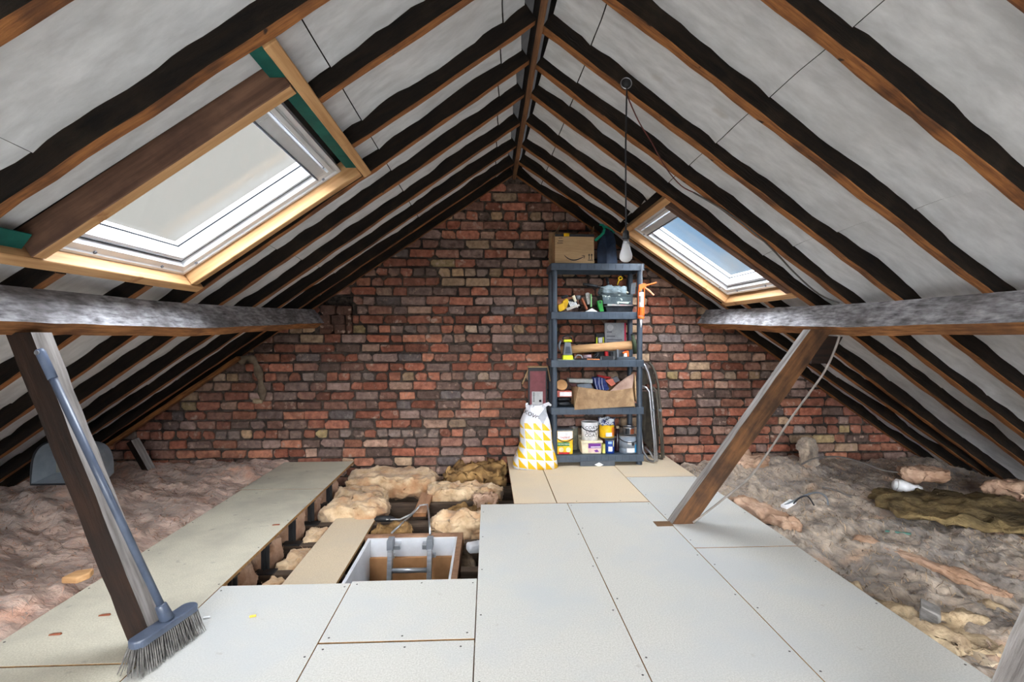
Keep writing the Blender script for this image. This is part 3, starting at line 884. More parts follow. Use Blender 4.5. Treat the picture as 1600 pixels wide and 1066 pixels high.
def batt(name, m, c, size, lab, rot=0.0, seed=0, rough=.018, cat='insulation', group=None, freq=9):
    """soft torn slab of mineral wool"""
    n = (max(6, int(size[0] / .028)), max(5, int(size[1] / .028)), max(4, int(size[2] / .028)))
    bm_ = bmesh.new()
    bmesh.ops.create_cube(bm_, size=2.0)
    bmesh.ops.subdivide_edges(bm_, edges=bm_.edges[:], cuts=19, use_grid_fill=True)
    hs = Vector(size) / 2
    R_ = Matrix.Rotation(rot, 3, 'Z')
    vs_ = []
    for v in bm_.verts:
        p = v.co.copy()
        # superellipsoid rounding
        k = (abs(p.x) ** 5 + abs(p.y) ** 4 + abs(p.z) ** 4) ** (1 / 4.4)
        p /= max(.55, k)
        p = Vector((p.x * hs.x, p.y * hs.y, p.z * hs.z))
        w = R_ @ p + Vector(c)
        d = Vector((fnoise(w.x * freq, w.y * freq, w.z * freq + seed), fnoise(w.x * freq + 31, w.y * freq, w.z * freq + seed), fnoise(w.x * freq, w.y * freq + 57, w.z * freq + seed)))
        v.co = w + d * rough * 1.25 + Vector((0, 0, .25 * rough * ridged(w.x * 16, w.y * 16, w.z * 16 + seed)))
        v.co += Vector((fnoise(w.x * 48, w.y * 48, w.z * 48 + seed, 3), fnoise(w.x * 48 + 9, w.y * 48, w.z * 48 + seed, 3), fnoise(w.x * 48, w.y * 48 + 9, w.z * 48 + seed, 3))) * rough * .32
    g = G()
    bm_.verts.index_update()
    g.add([v.co for v in bm_.verts], [tuple(v.index for v in f.verts) for f in bm_.faces])
    if rough >= .015:                                     # loose fibres on the surface
        rf = random.Random(seed)
        bm_.normal_update()
        vl = list(bm_.verts)
        for _ in range(int(90 + 900 * size[0] * size[1])):
            v = rf.choice(vl)
            if v.normal.z < -.2: continue
            t_ = v.normal.cross(Vector((rf.uniform(-1, 1), rf.uniform(-1, 1), rf.uniform(-.3, .3))))
            if t_.length < .05: continue
            t_.normalize()
            q_ = v.normal.cross(t_) * rf.uniform(.0008, .0026)
            L = rf.uniform(.012, .04)
            p0, p1, p2 = v.co - t_ * L * .5, v.co + v.normal * rf.uniform(.002, .010), v.co + t_ * L * .5 + v.normal * rf.uniform(0, .008)
            g.add([p0 - q_ * .4, p0 + q_ * .4, p1 - q_, p1 + q_, p2 - q_ * .3, p2 + q_ * .3], [(0, 1, 3, 2), (2, 3, 5, 4)])
    bm_.free()
    return g.obj(name, m, smooth=True, label=lab, cat=cat, group=group)
# batts between the joists in the hatch gap
batt('insulation_batt', M_BATT, (-.83, 4.49, -.17), (.76, .40, .20), 'cream glass wool batt laid along the foot of the brick wall', seed=1, rough=.03)
batt('insulation_batt', M_BATTD, (-.12, 4.53, -.16), (.50, .30, .22), 'torn ochre wool lumps heaped against the brick wall', seed=2, rough=.06)
batt('insulation_batt', M_BATT, (-.18, 4.17, -.19), (.58, .28, .17), 'cream batt between the wall heap and the brown plank', seed=3, rough=.04)
batt('insulation_batt', M_BATT, (-.96, 3.78, -.18), (.44, .32, .20), 'fluffy cream batt end beside the floor pedestals and lower board', seed=4, rough=.03)
batt('insulation_batt', M_BATT, (-1.02, 4.13, -.20), (.38, .24, .18), 'cream batt stretching to the far floor pedestal under the long board', seed=5, rough=.03)
batt('insulation_batt', M_BATT, (-.17, 3.485, -.20), (.44, .22, .20), 'plump pale cream batt behind the hatch rim', seed=6, rough=.035)
batt('insulation_batt', M_BATTD, (-.12, 3.80, -.25), (.42, .28, .13), 'brown tufted wool beside the plank end', seed=7, rough=.05)
batt('insulation_batt', M_BATTD, (-.64, 3.46, -.225), (.24, .18, .11), 'ochre wool tuft between hatch rim and dark cable plug', seed=8, rough=.04)
batt('insulation_batt', M_ORANGEI, (-.03, 3.90, -.145), (.18, .12, .09), 'small folded orange wool scrap beside the boarded floor corner', seed=9, rough=.05)
for y, sd in ((2.66, 10), (3.04, 11), (3.40, 12)):
    batt('insulation_batt', M_BATT, (-1.125, y, -.235), (.13, .30, .15), 'cream batt filling the slot between long board and lower board', seed=sd, rough=.018, group='batts in the slot beside the lower board')
for y, sd in ((2.30, 14), (2.67, 15), (3.04, 16), (3.40, 17), (3.77, 18), (4.17, 19)):
    batt('insulation_batt', M_ORANGEI, (-1.462, y, -.165), (.46, .345, .23), 'peach wool batt packed under the long board between the floor pedestals', seed=sd, rough=.02, group='batts under the long board')
# distinct pieces on the right heap
def slab_at(px, py, z, size, m, lab, rot, sd, rough=.02, **k):
    p = atz(px, py, z)
    return batt(k.pop('name', 'insulation_slab'), m, (p.x, p.y, z + k.pop('dz', 0)), size, lab, rot, sd, rough, **k)
slab_at(1512, 798, .0, (.95, .66, .055), M_MOSS, 'flat olive brown insulation slab lying on the heap below the eaves', -.30, 20, .034, freq=7)
slab_at(1440, 880, -.06, (.07, .75, .035), M_ORANGEI, 'long thin orange wool strip running across the grey heap', .28, 21, .018)
slab_at(1560, 835, -.05, (.06, .55, .04), M_ORANGEI, 'orange wool strip beside the olive slab, nearer the eaves', .35, 22, .018)
slab_at(1590, 775, .02, (.22, .30, .12), M_ORANGEI, 'pale orange wool tuft at the foot of the cable-side rafters', .1, 23, .04)
p = aty(1262, 708, 4.35)
batt('insulation_slab', M_INSR, p, (.16, .12, .26), 'upright brown wool chunk standing out of the heap at the brick wall', .5, 24, .025)
slab_at(1440, 742, .04, (.30, .16, .10), M_ORANGEI, 'bright orange torn wool patch behind the white plastic pipe', -.2, 25, .03)
slab_at(1190, 800, -.05, (.17, .60, .06), M_ORANGEI, 'pinkish wool strip along the board edge beyond the cable strut', .18, 26, .025)
slab_at(1165, 722, -.02, (.45, .34, .12), M_ORANGEI, 'pinkish wool pile at the wall end of the boards beyond the chairs', .1, 27, .04)
slab_at(1375, 965, -.10, (.16, .60, .07), mat('straw_wool', (176, 152, 120), (214, 192, 158), scale=9, rough=1, bump=1, bscale=30, blotch=(130, 110, 90), blotch_scale=7, blotch_amt=.7), 'straw coloured wool tufts along the floor edge', .30, 28, .04)
slab_at(1530, 985, -.10, (.50, .30, .05), MATS['straw_wool'], 'straw coloured loose fill beside the grey brick piece', .2, 29, .03)
# timber offcuts and rubble on the insulation
p = atz(119, 909, .01)
g = G().prism([p + Vector(v) for v in ((-.05, -.02, 0), (.03, -.035, .005), (.06, .0, .01), (.05, .04, .015), (-.02, .03, .01))], (0, 0, .03))
g.obj('wood_chunk', M_PINE, bevel=.006, label='small pale wood offcut lying on the pinkish insulation', cat='offcut')
p = atz(1451, 975, -.05)
g = G().obox(p, Vector((.045, .05, 0)), Vector((-.02, .022, .01)), (0, 0, .025)).obox(p + Vector((.075, .075, .01)), Vector((.03, .035, 0)), Vector((-.025, .022, .01)), (0, 0, .02))
g.obj('brick_piece', mat('grey_stone', (122, 118, 114), (152, 148, 144), scale=20, rough=.95, bump=.5, bscale=40), bevel=.005, label='grey broken brick piece at the floor edge', cat='rubble')
p = atz(1545, 1028, -.10)
beam('plank', p + Vector((-.16, -.03, 0)), p + Vector((.26, .06, 0)), (0, 0, 1), .10, .02, [M_CHIPT, M_EDGE], label='dusty wooden plank end in the straw coloured fill', cat='plank')

# ------------------------------------------------------------------ hatch, ladder and surroundings
t = thing('loft_hatch', 'white painted loft hatch opening with brown trapdoor hanging below', 'hatch', ((HX0 + HX1) / 2, (HY0 + HY1) / 2, -.36))
th = .02
for (a, b, c_, d) in ((HX0, HX0 + th, HY0, HY1), (HX1 - th, HX1, HY0, HY1), (HX0 + th, HX1 - th, HY1 - th, HY1), (HX0 + th, HX1 - th, HY0, HY0 + th)):
    G().box(a, b, c_, d, -.40, HZ - .012).obj('lining_board', M_WHITE, t, bevel=.002)
g = G()
for (a, b, c_, d) in ((HX0 - .02, HX1 + .03, HY1 - .005, HY1 + .035), (HX1 - .005, HX1 + .03, HY0, HY1)):
    g.box(a, b, c_, d, -.25, HZ)
g.obj('rim', M_JOIST if False else mat('rough_rim', (132, 98, 76), (172, 134, 106), scale=10, rough=.9, bump=.4, bscale=30), t, bevel=.003)
G().box(HX0 + .02, HX1 - .03, HY1 - .045, HY1 - .022, -1.25, -.285).obj('trapdoor', M_MDF, t, bevel=.002)
for x in (-.62, -.36):
    G().box(x - .012, x + .03, HY1 - .05, HY1 - .02, -.285, -.265).obj('hinge', M_ALU, t)
# landing walls seen down the opening
g = G()
g.box(HX0 - .06, HX0 - .02, 1.9, HY1 + .3, -2.6, -.42); g.box(HX1 + .02, HX1 + .06, 1.9, HY1 + .3, -2.6, -.42); g.box(HX0 - .06, HX1 + .06, HY1 + .3, HY1 + .34, -2.6, -.42)
g.box(HX0 - .06, HX1 + .06, 1.86, 1.9, -2.6, -.42); g.box(HX0 - .06, HX1 + .06, 1.86, HY1 + .34, -2.65, -2.6)
g.obj('wall_landing', mat('landing_paint', (206, 206, 208), (218, 218, 220), rough=.7), kind='structure', M=Matrix.Identity(4), label='pale grey landing walls seen down through the hatch')
# ladder
lx0, lx1 = aty(611, 850, 3.22).x, aty(672, 850, 3.22).x
t = thing('loft_ladder', 'aluminium loft ladder standing in the open hatch', 'ladder', ((lx0 + lx1) / 2, 3.1, -1.6))
for x in (lx0, lx1):
    g = G().hexa([(x - .014, 2.90, -1.6), (x + .014, 2.90, -1.6), (x + .014, 2.955, -1.6), (x - .014, 2.955, -1.6)], [(x - .014, 3.185, HZ + .01), (x + .014, 3.185, HZ + .01), (x + .014, 3.24, HZ + .01), (x - .014, 3.24, HZ + .01)])
    st = g.obj('stile', M_ALU, t, bevel=.003)
    G().box(x - .019, x + .019, 3.175, 3.25, HZ - .045, HZ + .016).obj('end_cap', mat('grey_cap', (118, 122, 128), (136, 140, 146), rough=.5), st, bevel=.003)
for z in (-.33, -.60, -.87, -1.14, -1.41):
    y = 2.93 + (3.21 - 2.93) * (z + 1.6) / (HZ + 1.6)
    G().tube([(lx0, y, z), (lx1, y, z)], .015, 10).obj('rung', M_ALU, t, smooth=True)
for x in (lx0 + .035, lx1 - .03):
    G().box(x - .02, x + .02, 3.22, 3.285, HZ - .06, HZ - .03).obj('bracket', M_ALU, t, bevel=.002)
# brown plank across the joists with grab handle
pt, pb = atz(668, 771, -.155), atz(655, 801, -.155)
beam('plank', (pt.x, 4.14, -.155), (pb.x + .01, 3.66, -.155), (0, 0, 1), .095, .03, [M_PORANGE, M_PORANGE, mat('plank_top', (150, 110, 82), (186, 142, 110), scale=4, stretch=(1, 10, 10), rough=.8, bump=.2, bscale=9)],
     label='short brown plank laid across the joists behind the hatch', cat='plank')
hl, hr = aty(657, 789, 3.76), aty(668, 789, 3.76)
g = G()
pl = [aty(612, 833, 3.28), aty(628, 818, 3.45), aty(645, 803, 3.6), aty(656, 790, 3.76), aty(668, 788.5, 3.76), aty(670, 805, 3.55), aty(672, 835, 3.27)]
g.tube(pl, .0065, 8)
g.obj('grab_handle', M_ALU, smooth=True, label='bent grey metal grab handle above the ladder', cat='handle')
pl = [aty(603, 812, 3.5), aty(625, 812, 3.52), aty(642, 804, 3.6), aty(655, 791, 3.74)]
G().tube(pl, .006, 6).obj('cable', mat('grey_cable', (150, 150, 150), (170, 170, 170), rough=.5), smooth=True, label='grey cable running from the dark plug to the plank', cat='cable')
pc = aty(602, 811, 3.52)
g = G().lathe([(.004, -.075), (.018, -.06), (.022, -.02), (.022, .03), (.014, .05), (.006, .07)], pc, 12, M=Matrix.Rotation(math.pi / 2, 3, 'Y'))
g.obj('cable_plug', M_BPLAST, smooth=True, label='black cable plug lying on the joist beside the lower board', cat='plug')
# pebbles and plaster lumps right of the hatch
for (px, py, r_, m_, l_) in ((743, 855, .055, M_WHITE, 'white plaster lump half under the board beside the hatch'), (716, 833, .03, M_WHITE, 'white plaster crumb on the hatch rim corner'), (716, 790, .03, M_WHITE, 'white plaster crumb on the ochre wool behind the hatch')):
    p = atz(px, py, -.20)
    batt('plaster_lump', m_, p, (r_ * 2, r_ * 1.6, r_), l_, .3, px, .006, cat='rubble')
slab_at(731, 880, -.30, (.10, .72, .10), M_DIRT, 'dusty brown rubble filling beside the hatch', .0, 33, .015, name='rubble_fill')
# ------------------------------------------------------------------ shelving unit
def X_(px, Y): return aty(px, 524, Y).x
def Z_(px, py, Y): return aty(px, py, Y).z
SF, SB = 4.37, 4.70
M_SHELF = mat('dark_grey_plastic', (52, 62, 74), (70, 82, 96), scale=7, rough=0.42, spec=0.5)
M_SHELFD = mat('darker_grey_plastic', (44, 52, 62), (58, 68, 80), scale=7, rough=0.5)
sx0, sx1 = X_(862, SF), X_(1005, SF)
ZT = [Z_(930, y, SF) for y in (711, 637, 563, 488, 412)]
rack = thing('shelving_unit', 'tall dark grey plastic shelving unit with five shelves against the brick wall', 'shelf', ((sx0 + sx1) / 2, (SF + SB) / 2, 0))
for z in ZT:
    g = G()
    g.box(sx0, sx1, SF, SB, z - .02, z - .001)
    o = g.obj('shelf', M_SHELF, rack, bevel=.003)
    g = G()
    g.box(sx0 - .004, sx1 + .004, SF - .012, SF + .006, z - .056, z + .002)
    g.box(sx0 - .004, sx1 + .004, SB - .006, SB + .012, z - .056, z + .002)
    g.box(sx0 - .008, sx0 + .01, SF, SB, z - .056, z + .002)
    g.box(sx1 - .01, sx1 + .008, SF, SB, z - .056, z + .002)
    g.obj('lip', M_SHELF, o, bevel=.004)
    g = G().box(sx0 - .005, sx1 + .005, SF - .015, SF - .011, z - .058, z - .05)
    g.obj('edge_bead', M_SHELF, o)
    g = G()
    for k in range(1, 13):
        x = sx0 + (sx1 - sx0) * k / 13
        g.box(x - .0015, x + .0015, SF - .0135, SF - .0115, z - .046, z - .006)
    g.obj('lip_ribs', M_SHELFD, o, kind='stuff')
tops = ZT[1:]
for (x, y) in ((sx0 + .026, SF + .02), (sx1 - .026, SF + .02), (sx0 + .03, SB - .025), (sx1 - .03, SB - .025)):
    for a, b in zip(ZT[:-1], ZT[1:]):
        G().tube([(x, y, a - .001), (x, y, b - .05)], .024, 14).obj('post', M_SHELF, rack, smooth=False)
    G().tube([(x, y, 0.001), (x, y, ZT[0] - .05)], [.026, .024], 14).obj('foot', M_SHELFD, rack)

def lathe_thing(name, m, prof, c, lab, cat, n=24, mis=None, **k):
    return G().lathe(prof, c, n, mis=mis).obj(name, m, smooth=False, label=lab, cat=cat, **k)
def P(px, py, Y): return aty(px, py, Y)
def flat(g, pts, Y, d=.003, mi=0):
    """polygon drawn at distance Y facing the camera side, d thick"""
    g.prism([P(a, b, Y) for a, b in pts], (0, d, 0), mi)
    return g
def smile(pts, wds):
    g = G()
    n = len(pts)
    vs_ = []
    for i, p in enumerate(pts):
        a, b = pts[max(0, i - 1)], pts[min(n - 1, i + 1)]
        t = (b - a).normalized()
        nr = Vector((-t.z, 0, t.x)) * wds[i] / 2
        vs_ += [p + nr, p - nr]
    g.add(vs_, [(2 * i, 2 * i + 1, 2 * i + 3, 2 * i + 2) for i in range(n - 1)])
    return g

M_CARD = mat('cardboard', (184, 152, 112), (202, 170, 130), scale=9, stretch=(1, 1, 12), rough=.85)
M_CARDD = mat('aged_cardboard', (150, 120, 90), (188, 156, 120), scale=6, rough=.9, bump=.2, bscale=20, blotch=(120, 94, 70), blotch_scale=9, blotch_amt=.6)
M_INK = plain('black_ink', (34, 32, 34), rough=.7)
M_TAPE = plain('dark_tape', (44, 46, 52), rough=.75)
M_YEL = plain('yellow_plastic', (236, 186, 24), rough=.4)
M_LIME = plain('lime_plastic', (206, 216, 40), rough=.4)
M_WHT = plain('white_plastic', (228, 228, 230), rough=.4)
M_PAPER = plain('white_paper', (222, 222, 222), rough=.8)
M_ORG = plain('orange_plastic', (226, 104, 34), rough=.45)
M_RED = plain('red_print', (190, 40, 44), rough=.6)
M_GRN = plain('green_plastic', (40, 132, 52), rough=.45)
M_BLUE = plain('blue_print', (30, 66, 150), rough=.4)
M_NAVY = mat('navy_fabric', (24, 34, 52), (44, 58, 80), scale=10, rough=.6, bump=.2, bscale=30)
M_STEEL = mat('tin_metal', (150, 152, 156), (178, 180, 184), scale=10, rough=.3, metal=.8)
M_GREY = plain('grey_plastic', (112, 116, 122), rough=.5)
M_DARK = plain('dark_plastic', (38, 40, 44), rough=.45)
M_CREAM = plain('cream_plastic', (226, 214, 184), rough=.5)
M_PURP = plain('purple_print', (112, 52, 142), rough=.6)
M_SKYB = plain('sky_blue_print', (60, 160, 214), rough=.5)
M_BROWN = plain('brown_print', (132, 72, 46), rough=.6)

# ---- top shelf: open cardboard box and cooler bag
z = ZT[4] + .001
YF = 4.40
bx0, bx1 = X_(867, YF), X_(928, YF)
bt = Z_(900, 366, YF)
box = thing('cardboard_box', 'open cardboard box with a curved arrow mark, on the top shelf', 'box', ((bx0 + bx1) / 2, YF + .12, z))
g = G()
for (a, b, c_, d) in ((bx0, bx1, YF, YF + .004), (bx0, bx1, YF + .24, YF + .244), (bx0, bx0 + .004, YF + .004, YF + .24), (bx1 - .004, bx1, YF + .004, YF + .24)):
    g.box(a, b, c_, d, z, bt)
g.box(bx0, bx1, YF, YF + .244, z, z + .004)
g.obj('carton', M_CARD, box)
G().hexa([(bx0, YF + .01, bt), (bx0 + .004, YF + .01, bt), (bx0 + .004, YF + .23, bt), (bx0, YF + .23, bt)], [(bx0 + .045, YF + .03, bt + .09), (bx0 + .049, YF + .03, bt + .09), (bx0 + .049, YF + .22, bt + .02), (bx0 + .045, YF + .22, bt + .02)]).obj('flap', M_CARDD, box)
G().hexa([(bx0 - .03, YF + .20, z + .02), (bx0 - .002, YF + .20, z), (bx0 - .002, YF + .204, z), (bx0 - .03, YF + .204, z + .02)], [(bx0 - .03, YF + .20, bt + .05), (bx0 + .03, YF + .20, bt + .06), (bx0 + .03, YF + .204, bt + .06), (bx0 - .03, YF + .204, bt + .05)]).obj('flap', M_CARDD, box)
G().box(bx0 + .04, bx1 - .045, YF + .245, YF + .249, bt - .02, bt + .055).obj('flap', M_CARDD, box)
G().hexa([(bx1 - .004, YF + .05, bt), (bx1, YF + .05, bt), (bx1, YF + .22, bt), (bx1 - .004, YF + .22, bt)], [(bx1 + .01, YF + .07, bt + .085), (bx1 + .014, YF + .07, bt + .085), (bx1 + .014, YF + .2, bt + .06), (bx1 + .01, YF + .2, bt + .06)]).obj('flap', M_CARDD, box)
G().box(bx0, bx1, YF - .001, YF, bt - .022, bt).obj('tape', M_TAPE, box)
flat(G(), [(881, 364.5), (889.5, 364.5), (889.5, 369.5), (881, 369.5)], YF - .002, .001).obj('yellow_label', M_YEL, box)
a0, a1 = P(881.8, 399, YF - .001), P(912.5, 401.2, YF - .001)
pts = [a0.lerp(a1, i / 12) + Vector((0, 0, -.036 * math.sin(math.pi * (i / 12) ** .85))) for i in range(13)]
smile(pts, [.003 + .007 * math.sin(math.pi * min(1, i / 12 * .9 + .05)) for i in range(13)]).obj('curved_arrow', M_INK, box, solid=.0008)
smile([P(908.5, 400.2, YF - .001), P(911, 399.6, YF - .001), P(913.4, 399.8, YF - .001), P(913.2, 402, YF - .001), P(912, 404.6, YF - .001)], [.003, .005, .007, .005, .002]).obj('arrow_tip', M_INK, box, solid=.0008)
for px in (920.5, 924.5):
    flat(G(), [(px - .5, 399), (px + .5, 399), (px + .5, 405.5), (px - .5, 405.5)], YF - .001, .0008).obj('arrow_shaft', M_INK, box)
    flat(G(), [(px, 396.2), (px + 1.6, 399.4), (px - 1.6, 399.4)], YF - .001, .0008).obj('arrow_point', M_INK, box)
flat(G(), [(918.5, 406.2), (926.5, 406.2), (926.5, 407.2), (918.5, 407.2)], YF - .001, .0008).obj('arrow_base', M_INK, box)
for (a, b, w) in ((876, 372, 6), (876, 376.5, 8), (875, 379.8, 9)):
    flat(G(), [(a - w / 2, b - .6), (a + w / 2, b - .6), (a + w / 2, b + .6), (a - w / 2, b + .6)], YF - .001, .0008).obj('small_print', plain('brown_ink', (92, 78, 66)), box)

bag = thing('cooler_bag', 'dark navy insulated bag with green straps beside the cardboard box', 'bag', (X_(949, 4.45), 4.50, z))
def PZ(px, py, Y):
    p = P(px, py, Y); p.z = max(p.z, z); return p
g = G()
fl = [PZ(933, 412, 4.43), PZ(948, 412, 4.40), PZ(965, 412, 4.44), PZ(962, 412, 4.60), PZ(935, 412, 4.60)]
mi = [PZ(933, 388, 4.44), PZ(948, 390, 4.405), PZ(962, 378, 4.46), PZ(960, 378, 4.58), PZ(935, 388, 4.58)]
up_ = [PZ(939, 366, 4.47), PZ(944, 358, 4.44), PZ(958, 362, 4.49), PZ(957, 362, 4.56), PZ(940, 360, 4.55)]
g.add(fl + mi + up_, [(i, (i + 1) % 5, 5 + (i + 1) % 5, 5 + i) for i in range(5)] + [(5 + i, 5 + (i + 1) % 5, 10 + (i + 1) % 5, 10 + i) for i in range(5)] + [(10, 11, 12, 13, 14), (4, 3, 2, 1, 0)])
g.obj('bag_body', M_NAVY, bag, bevel=.004)
M_TEAL = plain('teal_strap', (18, 142, 112), rough=.6)
smile([P(930, 376, 4.42), P(937, 370, 4.42), P(943, 364, 4.42), P(944.5, 358, 4.42), P(942, 352, 4.44), P(937, 351, 4.46)], [.02, .022, .022, .022, .022, .02]).obj('strap', M_TEAL, bag, solid=.003)
smile([P(944, 354, 4.50), P(951, 356, 4.50), P(960, 364, 4.48)], [.014, .014, .012]).obj('strap', M_TEAL, bag, solid=.003)

# ---- second shelf from the top
z = ZT[3] + .001
def S2(px, py, Y=4.44): return P(px, py, Y)
t = thing('hand_sander', 'yellow and black hand tool with striped coil on the paint-tray shelf', 'tool', (X_(890, 4.45), 4.47, z))
yb = Z_(880, 487.6, 4.44)
def blk(pts, Y, d, nm, m, par, bev=.003):
    g = G(); g.prism([P(a, b, Y) for a, b in pts], (0, d, 0)); return g.obj(nm, m, par, bevel=bev)
blk([(872, 477), (880, 473), (883, 484), (876, 487), (873, 486)], 4.42, .07, 'grip', M_YEL, t)
blk([(879, 471), (886, 466), (889, 471), (885, 483), (881, 484)], 4.43, .06, 'housing', M_YEL, t)
g = G().lathe([(.045, -.012), (.048, 0), (.045, .012)], P(894, 475, 4.45), 18, M=Matrix.Rotation(1.1, 3, 'X'))
g.obj('coil_drum', M_DARK, t)
for k in range(5):
    blk([(888 + k * 2.6, 471 + k * .4), (889.4 + k * 2.6, 470.6 + k * .4), (893 + k * 2.6, 479 + k * .3), (891.6 + k * 2.6, 479.4 + k * .3)], 4.405, .004, 'stripe', M_WHT, t, 0)
blk([(884, 482), (905, 475), (906.5, 478), (886, 486)], 4.40, .05, 'base_plate', plain('pale_metal', (176, 168, 158), rough=.5), t)
blk([(894, 463), (898, 461), (901.5, 471), (898, 472)], 4.44, .03, 'pad', M_CREAM, t)
blk([(877, 463), (886, 460), (889, 464), (879, 467)], 4.50, .05, 'knob', M_DARK, t, .008)
g = G().lathe([(.0, -.02), (.02, -.018), (.03, 0), (.02, .018), (0, .02)], P(903.5, 465, 4.50), 14)
g.obj('white_ball', M_GREY, smooth=True, label='small grey round pad behind the yellow hand tool', cat='pad')
t = thing('scraper_brush', 'grey scouring block with a green edge standing on the paint-tray shelf', 'brush', (X_(920, 4.44), 4.45, z))
blk([(914.5, 459), (918, 456.5), (922, 459), (923.5, 475), (918, 476)], 4.44, .04, 'block', mat('grey_pumice', (120, 116, 112), (160, 156, 150), scale=60, rough=.95, bump=.5, bscale=90), t)
blk([(922.7, 459.5), (924.6, 459.5), (925, 479.5), (923, 479.8)], 4.43, .04, 'green_edge', plain('pale_green', (130, 186, 118)), t)
beam('brush_handle', P(909, 467, 4.46), P(917, 484, 4.42), (0, 0, 1), .022, .018, [M_BROWN, M_BROWN], seg=1, label='brown wooden brush handle leaning between yellow tool and scouring block', cat='handle')
g = G(); g.prism([P(915, 487, 4.39), P(925, 482, 4.39), P(934, 487, 4.39)], (0, .05, 0))
g.obj('paper_scrap', M_PAPER, label='folded white paper scrap under the scouring block', cat='paper')
t = thing('green_clamp', 'bright green plastic clamp beside the black paint tray', 'clamp', (X_(938, 4.42), 4.44, z))
blk([(933, 471), (936, 469.5), (941, 469.5), (942, 478), (944, 486.8), (938, 487.2), (934.5, 478)], 4.41, .035, 'jaw', M_GRN, t)
blk([(936.5, 471), (939.5, 471), (939.5, 474), (936.5, 474)], 4.408, .003, 'slot', M_DARK, t, 0)
# trays
def tray(px0, px1, pyt, pyb, Y, D, lab, m, splat):
    a, b = P(px0, pyt, Y), P(px1, pyb, Y)
    zt_, zb = a.z, max(b.z, z)
    x0, x1 = a.x, b.x
    t = thing('paint_tray', lab, 'tray', ((x0 + x1) / 2, Y + D / 2, zb))
    i = .016
    g = G()
    top = [(x0, Y, zt_), (x1, Y, zt_), (x1, Y + D, zt_), (x0, Y + D, zt_)]
    bot = [(x0 + i, Y + i, zb), (x1 - i, Y + i, zb), (x1 - i, Y + D - i, zb), (x0 + i, Y + D - i, zb)]
    bi = [(x0 + i, Y + i, zb + .006), (x1 - i, Y + i, zb + .006), (x1 - i, Y + D - i, zb + .006), (x0 + i, Y + D - i, zb + .006)]
    ti = [(x0 + .008, Y + .008, zt_), (x1 - .008, Y + .008, zt_), (x1 - .008, Y + D - .008, zt_), (x0 + .008, Y + D - .008, zt_)]
    g.add(bot + top + ti + bi, [(0, 1, 2, 3)] + [(k, (k + 1) % 4, 4 + (k + 1) % 4, 4 + k) for k in range(4)] + [(4 + k, 4 + (k + 1) % 4, 8 + (k + 1) % 4, 8 + k) for k in range(4)] + [(8 + k, 8 + (k + 1) % 4, 12 + (k + 1) % 4, 12 + k) for k in range(4)] + [(12, 13, 14, 15)])
    g.obj('basin', m, t)
    g = G()
    for (a_, b_, c_, d_) in ((x0 - .008, x1 + .008, Y - .008, Y + .004), (x0 - .008, x1 + .008, Y + D - .004, Y + D + .008), (x0 - .008, x0 + .004, Y, Y + D), (x1 - .004, x1 + .008, Y, Y + D)):
        g.box(a_, b_, c_, d_, zt_ - .004, zt_ + .003)
    g.obj('rim', m, t, bevel=.002)
    return t
M_TRAYS = mat('splattered_tray', (66, 78, 84), (96, 110, 114), scale=8, rough=.5, spots=(206, 216, 208), spot_scale=20, spot_pos=(.60, .64))
tr = tray(946, 990.5, 478.5, 487.4, 4.40, .24, 'black plastic paint tray at the bottom of the tray pile', mat('black_tray', (34, 38, 42), (52, 56, 62), scale=30, rough=.55), False)
g = G(); g.prism([P(949, 475, 4.43), P(990, 476.5, 4.43), P(990, 479.3, 4.43), P(949, 479, 4.43)], (0, .16, 0))
g.obj('paint_liner', mat('dried_paint', (150, 156, 150), (196, 200, 192), scale=14, rough=.8, blotch=(190, 120, 120), blotch_scale=9, blotch_amt=.6), label='dried paint liner between the two paint trays', cat='liner', bevel=.003)
tr = tray(941, 988, 461, 475, 4.42, .22, 'grey paint tray spattered with pale paint on top of the tray pile', M_TRAYS, True)
g = G(); g.prism([P(960, 466, 4.432), P(966, 464.5, 4.432), P(978, 469, 4.432), P(984, 470, 4.432), P(982, 475, 4.432), P(966, 473, 4.432), P(960, 470, 4.432)], (0, .004, 0))
g.obj('paint_splash', plain('pale_green_paint', (202, 222, 206)), tr)
batt('paint_rag', mat('grey_rag', (96, 110, 116), (146, 160, 164), scale=10, rough=.9, bump=.4, bscale=30), P(957, 455, 4.50), (.24, .18, .08), 'crumpled grey plastic sheet heaped in the upper paint tray', .0, 41, .014, cat='sheet', freq=14)
batt('cloth_pad', M_SKYB, P(970, 452, 4.455), (.065, .05, .03), 'blue pad lying on the crumpled grey sheet', .3, 42, .003, cat='pad')
batt('cloth_pad', M_CREAM, P(974, 457, 4.45), (.09, .05, .022), 'pale cream pad under the blue pad', .5, 43, .004, cat='pad')
t = thing('roller_handle', 'black roller handle sticking out sideways from the tray pile', 'handle', P(930, 447, 4.5))
G().tube([P(911, 444, 4.5), P(922, 445.6, 4.5), P(934, 447.8, 4.5)], [.012, .013, .011], 10).obj('grip', M_DARK, t, smooth=True)
G().tube([P(934, 447.8, 4.5), P(944, 449.5, 4.5)], .004, 8).obj('shaft', M_STEEL, t, smooth=True)
G().tube([P(948, 434, 4.55), P(951, 447, 4.52)], [.015, .011], 10).obj('black_chisel', M_DARK, smooth=True, label='short black chisel handle pointing up from the tray pile', cat='tool')
t = thing('yellow_key', 'yellow ring-ended key standing up in the upper paint tray', 'key', P(966, 444, 4.5))
c = P(969.3, 435, 4.5)
G().tube([c + Vector((math.cos(a) * .016, 0, math.sin(a) * .014)) for a in [2 * math.pi * k / 14 for k in range(15)]], .006, 6).obj('ring', M_YEL, t, smooth=True)
